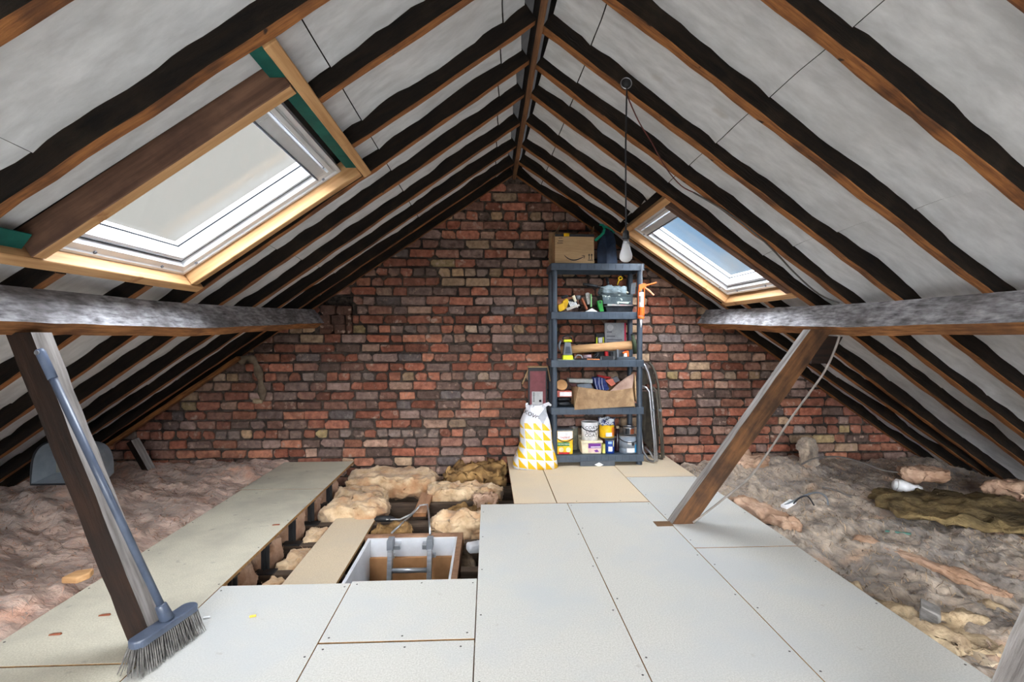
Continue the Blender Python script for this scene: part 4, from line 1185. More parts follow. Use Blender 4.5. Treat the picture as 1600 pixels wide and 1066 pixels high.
G().tube([P(967.5, 438, 4.5), P(964.5, 445, 4.5)], .005, 6).obj('stem', M_YEL, t, smooth=True)
blk([(987, 442.5), (994, 441.5), (992.5, 459), (985.5, 460)], 4.46, .02, 'sponge_block', plain('grey_sponge', (150, 158, 166), rough=.9), None).__setitem__('label', 'grey sponge block upright beside the shelf post')
bpy.data.objects['sponge_block']['category'] = 'sponge'
# caulking gun hanging on the front post
t = thing('caulking_gun', 'orange caulking gun hooked on the front post of the shelving unit', 'tool', P(1002, 497, 4.33))
Yg = 4.336
G().tube([P(1002, 457, Yg), P(1001.5, 496, Yg)], .0215, 16).obj('cartridge', M_WHT, t, smooth=True)
G().tube([P(1001.8, 480, Yg - .002), P(1001.6, 493, Yg - .002)], .0222, 16, caps=False).obj('orange_label', M_ORG, t, smooth=True)
G().tube([P(1001.9, 463, Yg - .002), P(1001.8, 472, Yg - .002)], .0222, 16, caps=False).obj('grey_label', plain('label_grey', (168, 160, 156)), t, smooth=True)
for dx in (-.026, .026):
    G().tube([P(1002.5, 448, Yg) + Vector((dx * .8, 0, 0)), P(1002.2, 456, Yg) + Vector((dx, 0, 0)), P(1001.5, 496, Yg) + Vector((dx, 0, 0))], .004, 6).obj('frame_rail', M_ORG, t)
G().tube([P(1001.5, 495, Yg), P(1001.4, 498, Yg)], .027, 16).obj('end_ring', M_ORG, t)
G().tube([P(1003, 412, Yg), P(1002.4, 456, Yg)], .004, 8).obj('plunger_rod', M_STEEL, t)
blk([(998.5, 445), (1006, 442.5), (1011, 444), (1010, 448.5), (1004, 451), (1001, 456), (998.5, 455)], Yg - .008, .016, 'gun_body', M_ORG, t)
G().tube([P(1010, 446, Yg), P(1025.5, 441.6, Yg)], .007, 8).obj('grip', M_ORG, t)
G().tube([P(1007, 449, Yg), P(1014, 454, Yg), P(1021.5, 461.5, Yg)], [.006, .008, .007], 8).obj('trigger', plain('pale_orange', (226, 150, 110)), t)
G().tube([P(1001.4, 498, Yg), P(1001.2, 512, Yg)], [.012, .005], 10).obj('nozzle', M_WHT, t, smooth=True)

# ---- middle shelf
z = ZT[2] + .001
t = thing('camping_lantern', 'lime and grey work lantern with carry handle on the middle shelf', 'lantern', (X_(886, 4.42), 4.44, z))
cx = X_(886.5, 4.44)
L0 = z + .001
hz = Z_(886, 533, 4.42) - z
def ring4(h, w, d): return [(cx - w, 4.44 - d, L0 + h), (cx + w, 4.44 - d, L0 + h), (cx + w, 4.44 + d, L0 + h), (cx - w, 4.44 + d, L0 + h)]
G().hexa(ring4(0, .049, .04), ring4(.04, .042, .036)).obj('base', M_LIME, t, bevel=.008)
G().hexa(ring4(.041, .041, .034), ring4(hz - .012, .026, .024)).obj('lamp_body', M_GREY, t, bevel=.005)
G().hexa(ring4(hz - .011, .035, .03), ring4(hz + .012, .035, .03)).obj('head', M_LIME, t, bevel=.007)
G().hexa(ring4(.055, .024, .0375), ring4(.115, .017, .033)).obj('lens', plain('lens_grey', (70, 78, 88), rough=.15), t)
G().tube([(cx - .04, 4.44, L0 + hz + .012), (cx - .036, 4.44, L0 + hz + .034), (cx, 4.44, L0 + hz + .046), (cx + .036, 4.44, L0 + hz + .034), (cx + .04, 4.44, L0 + hz + .012)], .006, 8).obj('handle', M_DARK, t, smooth=True)
G().tube([P(876, 532, 4.43), P(873, 540, 4.43), P(874.5, 547, 4.43)], [.008, .011, .006], 8).obj('hook_arm', M_GREY, t, smooth=True)
t = thing('cardboard_tube', 'long brown cardboard tube lying along the middle shelf behind the lantern', 'tube', (X_(935, 4.5), 4.5, z + .04))
a, b = P(876, 547.5, 4.52), P(986.5, 539.5, 4.47)
G().tube([a, a.lerp(b, .5), b], [.034, .037, .040], 24).obj('tube_wall', mat('kraft_tube', (196, 150, 104), (214, 170, 124), scale=8, stretch=(1, 8, 8), rough=.8), t, smooth=True)
ax = (b - a).normalized()
G().tube([b - ax * .002, b + ax * .0015], .034, 24).obj('tube_hollow', M_CARDD, t)
t = thing('document_box', 'grey document box with a red spine standing at the back of the middle shelf', 'box', (X_(962, 4.6), 4.6, z))
p0, p1 = P(945.5, 504.5, 4.58), P(975.5, 560, 4.58)
G().box(p0.x, p1.x, 4.58, 4.62, z, p0.z).obj('cover', plain('cover_grey', (152, 156, 162), rough=.4), t, bevel=.002)
G().box(p1.x, p1.x + .014, 4.578, 4.622, z, p0.z).obj('spine', plain('spine_red', (190, 26, 70), rough=.5), t, bevel=.002)
G().lathe([(.0001, 0), (.029, 0), (.029, .001)], P(953.5, 512, 4.578), 24, M=Matrix.Rotation(math.pi / 2, 3, 'X')).obj('round_badge', plain('badge_grey', (184, 188, 192)), t)
for (yy, w) in ((519, 8), (525.5, 13), (531, 24), (535, 24)):
    flat(G(), [(948, yy - .7), (948 + w, yy - .7), (948 + w, yy + .7), (948, yy + .7)], 4.5775, .001).obj('print_line', plain('print_grey', (96, 98, 106)), t)
t = thing('tool_charger', 'small black and lime charger behind the cardboard tube', 'charger', (X_(938, 4.6), 4.61, z))
p0, p1 = P(931.5, 521, 4.59), P(944.5, 560, 4.59)
G().box(p0.x, p1.x, 4.59, 4.65, z, p0.z).obj('housing', M_DARK, t, bevel=.006)
for px in (932.5, 943):
    flat(G(), [(px - 1, 527), (px + 1, 527), (px + 1, 537), (px - 1, 537)], 4.586, .004).obj('side_stripe', M_LIME, t)
flat(G(), [(935, 528), (941.5, 527), (941, 536), (935.5, 536)], 4.587, .003).obj('sticker', M_PAPER, t)
t = thing('green_bottle', 'leaning dull green bottle beside the tube end', 'bottle', (X_(991, 4.5), 4.5, z))
a, b = P(993.5, 553, 4.5), P(988.5, 524, 4.5)
g = G(); g.tube([a, a.lerp(b, .75), a.lerp(b, .85), b], [.022, .02, .014, .015], 14); g.obj('bottle_body', plain('dull_green', (76, 88, 66), rough=.4), t, smooth=True)
G().tube([b, b + (b - a).normalized() * .012], .017, 12).obj('cap', M_DARK, t)
def shelf_box(nm, px0, px1, pyt, Y, D, m, lab, cat, zz=None, bev=.003):
    a, b = P(px0, pyt, Y), P(px1, pyt, Y)
    return G().box(a.x, b.x, Y, Y + D, z if zz is None else zz, a.z).obj(nm, m, label=lab, cat=cat, bevel=bev)
o = shelf_box('bit_case', 938.5, 960, 556.8, 4.385, .06, M_DARK, 'small black bit case with pale ends at the front of the middle shelf', 'case')
for px in (939, 959.3):
    flat(G(), [(px - .6, 557.2), (px + .6, 557.2), (px + .6, 562.6), (px - .6, 562.6)], 4.383, .003).obj('pale_end', M_STEEL, o)
shelf_box('metal_block', 965.5, 993, 558, 4.39, .07, plain('gun_grey', (66, 74, 82), rough=.4), 'flat dark grey tool base at the post end of the middle shelf', 'tool')
shelf_box('plane_post', 963.8, 966.8, 546.5, 4.40, .03, M_GREY, 'upright grey metal bar next to the flat tool base', 'bar')
t = thing('tape_measure', 'orange and white tape measure on the flat grey tool base', 'tape measure', P(977, 557.8, 4.42))
blk([(972.5, 551), (982.5, 548), (983, 557.6), (980.5, 557.6), (980, 552), (974.5, 553.5)], 4.41, .03, 'shell', M_ORG, t)
blk([(975.5, 552.5), (979.5, 551.5), (980, 557.7), (974.6, 557.7)], 4.408, .03, 'face', M_WHT, t)
for (px, pyt, m, l) in ((947.5, 549.3, M_RED, 'small red and white can behind the bit case'), (954.8, 549.5, M_DARK, 'small dark can behind the bit case')):
    c = P(px, 556, 4.50); h = P(px, pyt, 4.50).z
    G().lathe([(.018, z), (.018, h - .004), (.014, h)], (c.x, 4.50, 0), 14).obj('spray_can', m, label=l, cat='can')
G().tube([P(925, 560, 4.42), P(930, 554, 4.43), P(936, 552, 4.45), P(932, 557, 4.43), P(927, 561, 4.41)], .004, 6).obj('black_lead', M_DARK, smooth=True, label='looped black lead on the middle shelf', cat='cable')
G().tube([P(898, 560, 4.42), P(902, 555, 4.44), P(908, 555.5, 4.44), P(910, 560, 4.42)], .006, 6).obj('metal_clamp', M_STEEL, smooth=True, label='curved steel clip beside the lantern', cat='clip')
G().tube([P(911, 558, 4.43), P(923.5, 557, 4.43)], .016, 12).obj('tape_roll', plain('mauve_roll', (150, 128, 132)), smooth=True, label='dusty mauve roll lying on the middle shelf', cat='roll')
G().box(X_(872, 4.385), X_(898, 4.385), 4.372, 4.49, z - .0005, z + .0015).obj('paper_sheet', M_PAPER, label='white paper sheet under the lantern on the middle shelf', cat='paper')
G().tube([P(917, 561.6, 4.39), P(937, 562.0, 4.39)], .006, 6).obj('pencil', plain('pencil_orange', (216, 128, 70)), label='orange carpenter pencil at the front edge of the middle shelf', cat='pencil')

# ---- fourth shelf: discs, boxes, carton of oddments
z = ZT[1] + .001
stack = []
zz = z
for i, (h, m, l, c_) in enumerate(((.040, mat('black_bag', (22, 24, 28), (40, 42, 48), scale=14, rough=.3, bump=.4, bscale=30), 'glossy black folded plastic at the bottom of the left-hand pile under the red-white box', 'plastic'),
                                   (.038, mat('black_bag', (0, 0, 0)), 'black folded plastic directly beneath the red-white box', 'plastic'))):
    a, b = X_(870, 4.42), X_(892.5, 4.42)
    batt('folded_plastic', m, ((a + b) / 2, 4.50, zz + h / 2 + .003), (b - a, .16, h), l, 0, 60 + i, .004, cat=c_)
    zz += h + .004
t = thing('grout_box', 'red and white carton on the black folded plastic', 'box', ((a + b) / 2, 4.50, zz))
G().box(a + .004, b + .004, 4.41, 4.54, zz, zz + .052).obj('carton', plain('carton_red', (172, 84, 72)), t, bevel=.002)
g = G().box(a + .025, b + .002, 4.4085, 4.41, zz + .008, zz + .044); g.obj('white_panel', M_PAPER, t)
zz += .053
c = ((a + b) / 2 - .012, 4.50)
t = thing('sanding_disc', 'tan abrasive disc leaning on the red-white carton', 'disc', (c[0], c[1], zz))
G().lathe([(.0001, -.008), (.048, -.008), (.05, 0), (.048, .008), (.0001, .008)], (c[0], 4.47, zz + .046), 28, M=Matrix.Rotation(1.15, 3, 'X')).obj('disc_plate', mat('tan_disc', (196, 146, 96), (216, 170, 118), scale=20, rough=.8), t)
G().lathe([(.050, -.009), (.055, 0), (.050, .009)], (c[0] + .006, 4.478, zz + .046), 28, M=Matrix.Rotation(1.15, 3, 'X')).obj('disc_edge', M_DARK, t)
# torn open carton
t = thing('torn_carton', 'torn low cardboard carton full of oddments on the fourth shelf', 'box', (X_(945, 4.4), 4.48, z))
Yc = 4.350
g = G(); g.prism([P(897.5, 640.5, Yc), P(992, 635, Yc), P(988, 606.5, Yc), P(953, 611.5, Yc), P(904, 605, Yc)], (0, .004, 0)); g.obj('front_panel', M_CARDD, t)
def PS(px, py, Y):
    q_ = P(px, py, Y); q_.z = z; return q_
g = G(); g.hexa([PS(897.5, 640, Yc), PS(898.2, 640, Yc), PS(896, 634, 4.60), PS(895.4, 634, 4.60)], [P(904, 605, Yc), P(904.6, 605, Yc), P(893, 602, 4.60), P(892.4, 602, 4.60)]); g.obj('side_panel', M_CARD, t)
g = G(); g.hexa([PS(992, 635, Yc), PS(992.6, 635, Yc), PS(985, 632, 4.60), PS(984.4, 632, 4.60)], [P(988, 606, Yc), P(988.6, 606, Yc), P(981, 604, 4.60), P(980.4, 604, 4.60)]); g.obj('side_panel', M_CARDD, t)
G().box(X_(893, 4.6), X_(984, 4.6), 4.600, 4.604, z, Z_(930, 604, 4.6)).obj('back_panel', M_CARDD, t)
G().box(X_(897, 4.5), X_(988, 4.5), 4.40, 4.60, z, z + .004).obj('bottom_panel', M_CARDD, t)
g = G(); g.prism([P(953, 611.5, Yc + .006), P(988, 606.5, Yc + .006), P(991.5, 582, Yc + .06), P(974, 593, Yc + .05), P(962, 603, Yc + .02)], (0, .004, 0)); g.obj('torn_flap', mat('mauve_card', (140, 112, 100), (172, 144, 128), scale=8, rough=.9), t)
g = G(); g.prism([P(991.5, 583, Yc + .03), P(993.5, 590, Yc + .03), P(994.5, 628, Yc + .03), P(992.5, 612, Yc + .03)], (0, .10, 0)); g.obj('side_flap', M_CARD, t)
def loose(nm, pts, Y, D, m, lab, cat, bev=.003):
    g = G(); g.prism([P(a_, b_, Y) for a_, b_ in pts], (0, D, 0)); return g.obj(nm, m, label=lab, cat=cat, bevel=bev)
loose('silver_box', [(888.5, 592), (926.5, 592.6), (926, 599), (889.5, 598)], 4.50, .10, plain('silver_grey', (176, 180, 176), rough=.4), 'long silver grey box lying on top in the torn carton', 'box')
loose('grey_case', [(901.5, 601), (924, 599.8), (926, 607), (903.5, 606.4)], 4.44, .06, plain('slate_case', (104, 112, 124), rough=.4), 'slate grey case below the silver box in the torn carton', 'case')
loose('dark_rag', [(889, 599), (901, 600), (903, 605.5), (893, 604)], 4.46, .08, mat('dark_cloth', (54, 40, 44), (96, 62, 58), scale=30, rough=.9), 'dark reddish rag in the corner of the torn carton', 'cloth')
t = thing('fabric_pouch', 'blue striped fabric pouch in the torn carton', 'pouch', P(940, 611, 4.45))
g = G(); g.prism([P(927, 590, 4.45), P(938, 589.5, 4.45), P(945, 592, 4.45), P(952.5, 608, 4.45), P(948, 611, 4.45), P(931, 609, 4.45)], (0, .09, 0)); g.obj('pouch_body', mat('blue_cloth', (26, 34, 78), (58, 74, 136), scale=26, rough=.8), t, bevel=.008)
for (a_, b_) in (((929.5, 591), (933.5, 609)), ((936, 590), (938, 609)), ((940.5, 591), (943, 609.5))):
    g = smile([P(*a_, 4.446), P((a_[0] + b_[0]) / 2 - 1, (a_[1] + b_[1]) / 2, 4.443), P(*b_, 4.446)], [.005] * 3); g.obj('pale_piping', plain('pale_piping', (176, 182, 206)), t, solid=.002)
loose('red_folder', [(934, 586), (955, 589.6), (954, 592.5), (934.5, 590)], 4.54, .05, M_RED, 'red folder edge behind the blue pouch', 'folder')
t = thing('photo_pack', 'salmon and grey picture pack leaning behind the torn flap', 'pack', P(955, 600, 4.46))
g = G(); g.prism([P(945, 594.5, 4.46), P(957, 591.5, 4.46), P(962, 600, 4.46), P(955.5, 604, 4.46)], (0, .02, 0)); g.obj('salmon_half', plain('salmon', (222, 122, 100)), t, bevel=.002)
g = G(); g.prism([P(954, 592, 4.461), P(964, 588, 4.461), P(969, 595, 4.461), P(961, 598.5, 4.461)], (0, .02, 0)); g.obj('grey_half', plain('photo_grey', (110, 110, 116)), t, bevel=.002)

# ---- bottom shelf: paint tins and tubs
z = ZT[0] + .001
def tin(nm, px0, px1, pyt, Y, m, lab, cat='tin', zz=None, lid=None, rim=True, squash=1.0, m2=None, frac=.5):
    a, b = X_(px0, Y), X_(px1, Y)
    r = (b - a) / 2
    zb = z if zz is None else zz
    zt_ = Z_((px0 + px1) / 2, pyt, Y - r)
    t = thing(nm, lab, cat, ((a + b) / 2, Y, zb))
    c_ = ((a + b) / 2, Y, 0)
    if m2:
        zm = zb + (zt_ - zb) * frac
        G().lathe([(r * .96, zb), (r * .97, zm)], c_, 28).obj('lower_wrap', m2, t, smooth=True)
        G().lathe([(r * .97, zm), (r * .98, zt_ - .006)], c_, 28).obj('body', m, t, smooth=True)
    else:
        G().lathe([(r * .96, zb), (r * .98, zt_ - .006)], c_, 28).obj('body', m, t, smooth=True)
    if rim:
        G().lathe([(r * .97, zt_ - .009), (r * 1.01, zt_ - .007), (r * 1.01, zt_), (r * .9, zt_), (r * .88, zt_ - .004), (.0001, zt_ - .004)], c_, 28).obj('lid', lid or M_STEEL, t)
    return t, c_[0], r, zb, zt_
def bail(t, x, Y, r, zc, drop, m):
    pts = [(x + r * 1.02 * math.sin(a), Y - r * 1.02 * math.cos(a), zc - drop * math.cos(a * .95)) for a in [(-1.45 + 2.9 * k / 14) for k in range(15)]]
    G().tube(pts, .0045, 6).obj('bail_handle', m, t, smooth=True)
def wrap(t, x, Y, r, a0, a1, z0, z1, m, nm):
    """label patch on a round tin, angles from the front"""
    n = 10
    g = G().grid(lambda u, v: Vector((x + r * math.sin(a0 + (a1 - a0) * u), Y - r * math.cos(a0 + (a1 - a0) * u), z0 + (z1 - z0) * v)), n, 1)
    return g.obj(nm, m, t, smooth=True)
# yellow paint tub (rectangular)
a, b = X_(870.5, 4.40), X_(895.5, 4.40)
zt_ = Z_(883, 672, 4.40)
t = thing('paint_tub', 'yellow paint tub with green lettered band on the bottom shelf', 'tub', ((a + b) / 2, 4.47, z))
G().box(a, b, 4.40, 4.53, z, zt_ - .008).obj('tub_body', M_YEL, t, bevel=.008)
G().box(a - .002, b + .002, 4.397, 4.533, zt_ - .010, zt_).obj('tub_lid', M_GREY, t, bevel=.004)
h = zt_ - z
g = G(); g.prism([(a + .004, 4.3985, zt_ - .012), (b - .004, 4.3985, zt_ - .012), (b - .004, 4.3985, z + h * .66), (a + (b - a) * .65, 4.3985, z + h * .585), (a + (b - a) * .3, 4.3985, z + h * .585), (a + .004, 4.3985, z + h * .66)], (0, .0012, 0)); g.obj('white_band', M_PAPER, t)
G().box(a + .004, b - .03, 4.398, 4.399, z + h * .34, z + h * .49).obj('green_band', plain('label_green', (20, 122, 56)), t)
G().box(a + .014, b - .03, 4.398, 4.399, z + .002, z + h * .085).obj('red_band', M_RED, t)
text('lettering', 'MICROSEAL', .021, front((a + b) / 2 - .012, 4.3975, z + h * .415), M_PAPER, t)
text('lettering', 'Leyland', .026, front((a + b) / 2, 4.3975, z + h * .70), M_RED, t)
for px in (877, 888):
    G().lathe([(.0001, 0), (.021, 0), (.021, .001)], P(px, 703, 4.3985), 18, M=Matrix.Rotation(math.pi / 2, 3, 'X')).obj('round_badge', plain('badge_cream', (226, 214, 170)), t)
pts = [Vector((a + (b - a) * k / 12, 4.392 - .004 * math.sin(math.pi * k / 12), z + h * .66 - .03 * math.sin(math.pi * k / 12))) for k in range(13)]
G().tube(pts, .004, 6).obj('bail_handle', M_DARK, t, smooth=True)
# glass jar and cream tub at the back
tin('glass_jar', 889.5, 903.5, 668.5, 4.60, mat('jar_glass', (96, 98, 84), (142, 142, 126), scale=12, rough=.15), 'murky glass jar behind the yellow paint tub', 'jar')
tin('filler_tub', 903.5, 913, 681, 4.60, M_CREAM, 'narrow cream tub behind the purple-labelled tub', 'tub', lid=M_CREAM)
# cream tub with purple label, white tin on it
a, b = X_(909, 4.40), X_(941, 4.40)
zt2 = Z_(925, 689, 4.40)
t = thing('filler_tub', 'cream tub with a purple label under the white script-lettered tin', 'tub', ((a + b) / 2, 4.46, z))
i = .006
G().hexa([(a + i, 4.40 + i, z), (b - i, 4.40 + i, z), (b - i, 4.52 - i, z), (a + i, 4.52 - i, z)], [(a, 4.40, zt2 - .016), (b, 4.40, zt2 - .016), (b, 4.52, zt2 - .016), (a, 4.52, zt2 - .016)]).obj('tub_body', M_CREAM, t, bevel=.006)
G().box(a - .006, b + .006, 4.394, 4.526, zt2 - .018, zt2).obj('tub_lid', M_CREAM, t, bevel=.004)
hh = zt2 - z
G().box(a + (b - a) * .33, b - .010, 4.3985, 4.401, z + hh * .44, z + hh * .80).obj('purple_label', M_PURP, t)
G().box(a + (b - a) * .33, b - .010, 4.3990, 4.4015, z + hh * .12, z + hh * .44).obj('pale_label', plain('label_peach', (222, 190, 180)), t)
g = G(); g.prism([P(928, 704, 4.398), P(933, 702.5, 4.398), P(936, 706, 4.398), P(931, 707, 4.398)], (0, .001, 0)); g.obj('dark_mark', M_PURP, t)
G().box(a + (b - a) * .45, b - .014, 4.398, 4.3985, z + hh * .50, z + hh * .56).obj('white_line', M_PAPER, t)
tt, x, r, zb, zt_ = tin('paint_tin', 908.5, 935, 661, 4.47, M_WHT, 'white paint tin with black script lettering standing on the cream tub', 'tin', zz=zt2 + .001, lid=M_WHT)
for (s_, dz, dx) in (('COAT', .72, .0), ('COAT', .50, .006), ('COAT', .30, -.002)):
    text('lettering', s_, .040, front(x + dx, 4.47 - r * 1.0, zb + (zt_ - zb) * dz), M_INK, tt, ext=.0006)
bail(tt, x, 4.47, r, zt_ - .028, .045, M_DARK)
# yellow and blue paint tin with foil cover on blue tin
tt, x, r, zb, zt3 = tin('paint_tin', 946, 960.5, 688, 4.44, M_BLUE, 'blue paint tin with white square below the foil-topped yellow tin', 'tin', lid=M_GREY)
wrap(tt, x, 4.44, r * .985, -.55, .35, zb + .02, zb + .062, M_PAPER, 'white_square')
wrap(tt, x, 4.44, r * .985, -.6, .2, zb + .085, zb + .105, plain('label_skyblue', (150, 190, 226)), 'light_band')
wrap(tt, x, 4.44, r * .987, .5, .8, zb + .06, zb + .11, plain('label_lemon', (222, 214, 130)), 'lemon_patch')
G().lathe([(.02, zt3 + .001), (.05, zt3 + .006), (.074, zt3 + .016), (.076, zt3 + .019), (.0001, zt3 + .019)], (X_(950, 4.46), 4.46, 0), 24).obj('dust_lid', M_GREY, label='wide grey lid lying on the blue paint tin', cat='lid')
zz = zt3 + .020
tt, x, r, zb, zt_ = tin('paint_tin', 936.5, 960, 664, 4.46, M_YEL, 'yellow paint tin with crumpled blue foil top', 'tin', zz=zz, rim=False)
wrap(tt, x, 4.46, r * .985, -.35, .55, zb + .012, zb + .045, plain('label_paleblue', (206, 216, 226)), 'pale_panel')
wrap(tt, x, 4.46, r * .985, .5, 1.1, zb + .02, zb + .09, plain('label_orange', (222, 120, 44)), 'orange_panel')
g = G()
def foil(u, v):
    an = 2 * math.pi * u
    rr = r * (1.0 + .10 * v) + .006 * math.sin(7 * an + 3 * v)
    return Vector((x + rr * math.sin(an), 4.46 - rr * math.cos(an) * .9, zt_ - .012 + .058 * v + .007 * math.sin(5 * an) * v))
g.grid(foil, 36, 3)
g.obj('foil_top', mat('blue_foil', (36, 52, 106), (206, 212, 222), scale=22, rough=.35, ramp=(.45, .56)), tt)
G().lathe([(.0001, zt_ - .001), (r * .98, zt_)], (x, 4.46, 0), 24).obj('tin_top', M_GREY, tt)
text('lettering', 'Dulux', .030, front(x + .006, 4.46 - r * 1.09, zt_ + .012), M_WHT, tt, ext=.0006)
shelf_box('lemon_carton', 941.5, 946, 694, 4.42, .05, plain('lemon', (214, 208, 110)), 'slim lemon carton between the cream tub and the blue tin', 'carton', zz=z)
# dark bottle
c = (X_(965, 4.52), 4.52, 0)
zt_ = Z_(965, 665.5, 4.52)
t = thing('bottle', 'dark brown bottle with a pale cap between the blue and silver tins', 'bottle', (c[0], c[1], z))
G().lathe([(.03, z), (.032, z + .01), (.032, zt_ - .11), (.014, zt_ - .07), (.013, zt_ - .02)], c, 18).obj('bottle_body', plain('bottle_dark', (44, 26, 34), rough=.2), t, smooth=True)
G().lathe([(.016, zt_ - .022), (.016, zt_)], c, 14).obj('cap', plain('cap_tan', (190, 168, 140)), t)
tt, x, r, zb, zt4 = tin('paint_tin', 967.5, 996, 682, 4.46, mat('grey_label', (118, 128, 140), (156, 164, 174), scale=10, rough=.4), 'grey-labelled paint tin with black handle at the post end of the bottom shelf', 'tin', m2=plain('grey_lower', (120, 130, 142)), frac=.3)
bail(tt, x, 4.46, r, zt4 - .02, .035, M_DARK)
wrap(tt, x, 4.46, r * .985, -.4, .5, zb + .012, zb + .05, M_PAPER, 'white_swirl')
wrap(tt, x, 4.46, r * .985, .55, 1.1, zb + .01, zb + .08, M_SKYB, 'blue_patch')
wrap(tt, x, 4.46, r * .985, -.3, .1, zb + .085, zb + .11, M_PAPER, 'white_patch')
wrap(tt, x, 4.46, r * .988, .15, .45, zb + .072, zb + .10, M_DARK, 'dark_patch')
tt, x, r, zb, zt_ = tin('paint_tin', 974, 991.5, 668, 4.47, M_STEEL, 'small silver tin with a brown label standing on the grey-labelled tin', 'tin', zz=zt4 + .001)
wrap(tt, x, 4.47, r * .985, .0, 1.0, zb + .008, zt_ - .014, M_BROWN, 'brown_label')
wrap(tt, x, 4.47, r * .985, -.9, -.1, zb + .008, zt_ - .014, M_DARK, 'black_label')
# kick strip under the bottom shelf
a, b = X_(907, 4.35), X_(961, 4.35)
t = thing('plinth_box', 'low grey strip with a white diamond under the bottom shelf', 'strip', ((a + b) / 2, 4.36, 0))
G().box(a, b, 4.345, 4.37, .0005, .045).obj('strip_front', mat('plinth_grey', (70, 76, 84), (90, 96, 104), rough=.6), t, bevel=.002)
flat(G(), [(929, 726.3), (936, 722.8), (943, 726.3), (936, 729.8)], 4.343, .0015).obj('diamond', M_PAPER, t)
# ------------------------------------------------------------------ things beside the shelving unit
# burgundy carton
a, b = X_(826.5, 4.58), X_(854, 4.58)
zt_ = Z_(840, 576, 4.58)
t = thing('burgundy_carton', 'tall burgundy carton with white label leaning on the brick wall', 'box', ((a + b) / 2, 4.64, 0))
G().box(a, b, 4.58, 4.70, 0.001, zt_).obj('carton_body', plain('burgundy', (138, 72, 78), rough=.5), t, bevel=.003)
for (c_, d) in ((a - .006, a + .008), (b - .008, b + .006)):
    G().box(c_, d, 4.577, 4.60, .3, zt_ + .004).obj('black_edge', M_DARK, t)
G().box(a - .004, b + .004, 4.576, 4.60, zt_ - .022, zt_ + .008).obj('black_top', M_DARK, t)
G().box(a - .01, b + .014, 4.575, 4.69, zt_ + .009, zt_ + .018).obj('top_flap', M_CARD, t)
G().hexa([P(815, 600, 4.60), P(817, 601, 4.60), P(817, 601, 4.62), P(815, 600, 4.62)], [P(826, 574, 4.60), P(828, 574, 4.60), P(828, 574, 4.62), P(826, 574, 4.62)]).obj('side_flap', M_CARD, t)
G().hexa([P(859, 596, 4.62), P(860.5, 596, 4.62), P(860.5, 596, 4.64), P(859, 596, 4.64)], [P(855, 574, 4.62), P(857, 574, 4.62), P(857, 574, 4.64), P(855, 574, 4.64)]).obj('side_flap', M_CARD, t)
lb = flat(G(), [(831, 612), (848, 612), (848, 650), (831, 650)], 4.5775, .0015).obj('white_label', M_PAPER, t)
for k in range(9):
    flat(G(), [(832.5, 613.5 + k * 1.7), (835.5, 613.5 + k * 1.7), (835.5, 614.3 + k * 1.7), (832.5, 614.3 + k * 1.7)], 4.5765, .001).obj('bar_line', M_INK, lb)
flat(G(), [(842.5, 625), (846, 625), (846, 628.5), (842.5, 628.5)], 4.5765, .001).obj('black_square', M_INK, lb)

# yellow and white carrier bag
m = bpy.data.materials.new('triangle_print_bag')
m.use_nodes = True
n_, l_ = m.node_tree.nodes, m.node_tree.links
bs = n_['Principled BSDF']; bs.inputs['Roughness'].default_value = .35
tcx = n_.new('ShaderNodeTexCoord'); sp = n_.new('ShaderNodeSeparateXYZ'); l_.new(tcx.outputs['Object'], sp.inputs[0])
def mth(op, a, b=None):
    q = n_.new('ShaderNodeMath'); q.operation = op
    for i, v in enumerate((a, b)):
        if v is None: continue
        if hasattr(v, 'is_output'): l_.new(v, q.inputs[i])
        else: q.inputs[i].default_value = v
    return q.outputs[0]
cs = .074
fx = mth('FRACT', mth('MULTIPLY', mth('ADD', sp.outputs['X'], mth('MULTIPLY', sp.outputs['Z'], .08)), 1 / cs)); fz = mth('FRACT', mth('MULTIPLY', mth('ADD', sp.outputs['Z'], mth('MULTIPLY', sp.outputs['X'], .1)), 1 / (cs * 1.1)))
tri = mth('LESS_THAN', mth('ADD', fx, fz), 1.02)
tri = mth('MULTIPLY', tri, mth('MULTIPLY', mth('GREATER_THAN', fx, .04), mth('GREATER_THAN', fz, .06)))
tri = mth('MULTIPLY', tri, mth('LESS_THAN', sp.outputs['Z'], .385))
mx = n_.new('ShaderNodeMix'); mx.data_type = 'RGBA'
l_.new(tri, mx.inputs[0]); mx.inputs[6].default_value = lin((226, 226, 232)); mx.inputs[7].default_value = lin((236, 190, 20))
l_.new(mx.outputs[2], bs.inputs['Base Color'])
YB_ = 4.35
sec = [(731, 801, 872, .13), (722, 802.5, 870, .14), (708, 809, 866, .13), (695, 812.5, 863, .12), (675, 812.5, 862, .105), (660, 813, 859, .09), (648, 818, 855, .07), (640, 822, 851, .045), (634, 825, 847, .025)]
bag = thing('carrier_bag', 'yellow and white triangle print carrier bag standing beside the shelving unit', 'bag', (X_(837, YB_), YB_, 0))
g = G()
NA = 48
vs_ = []
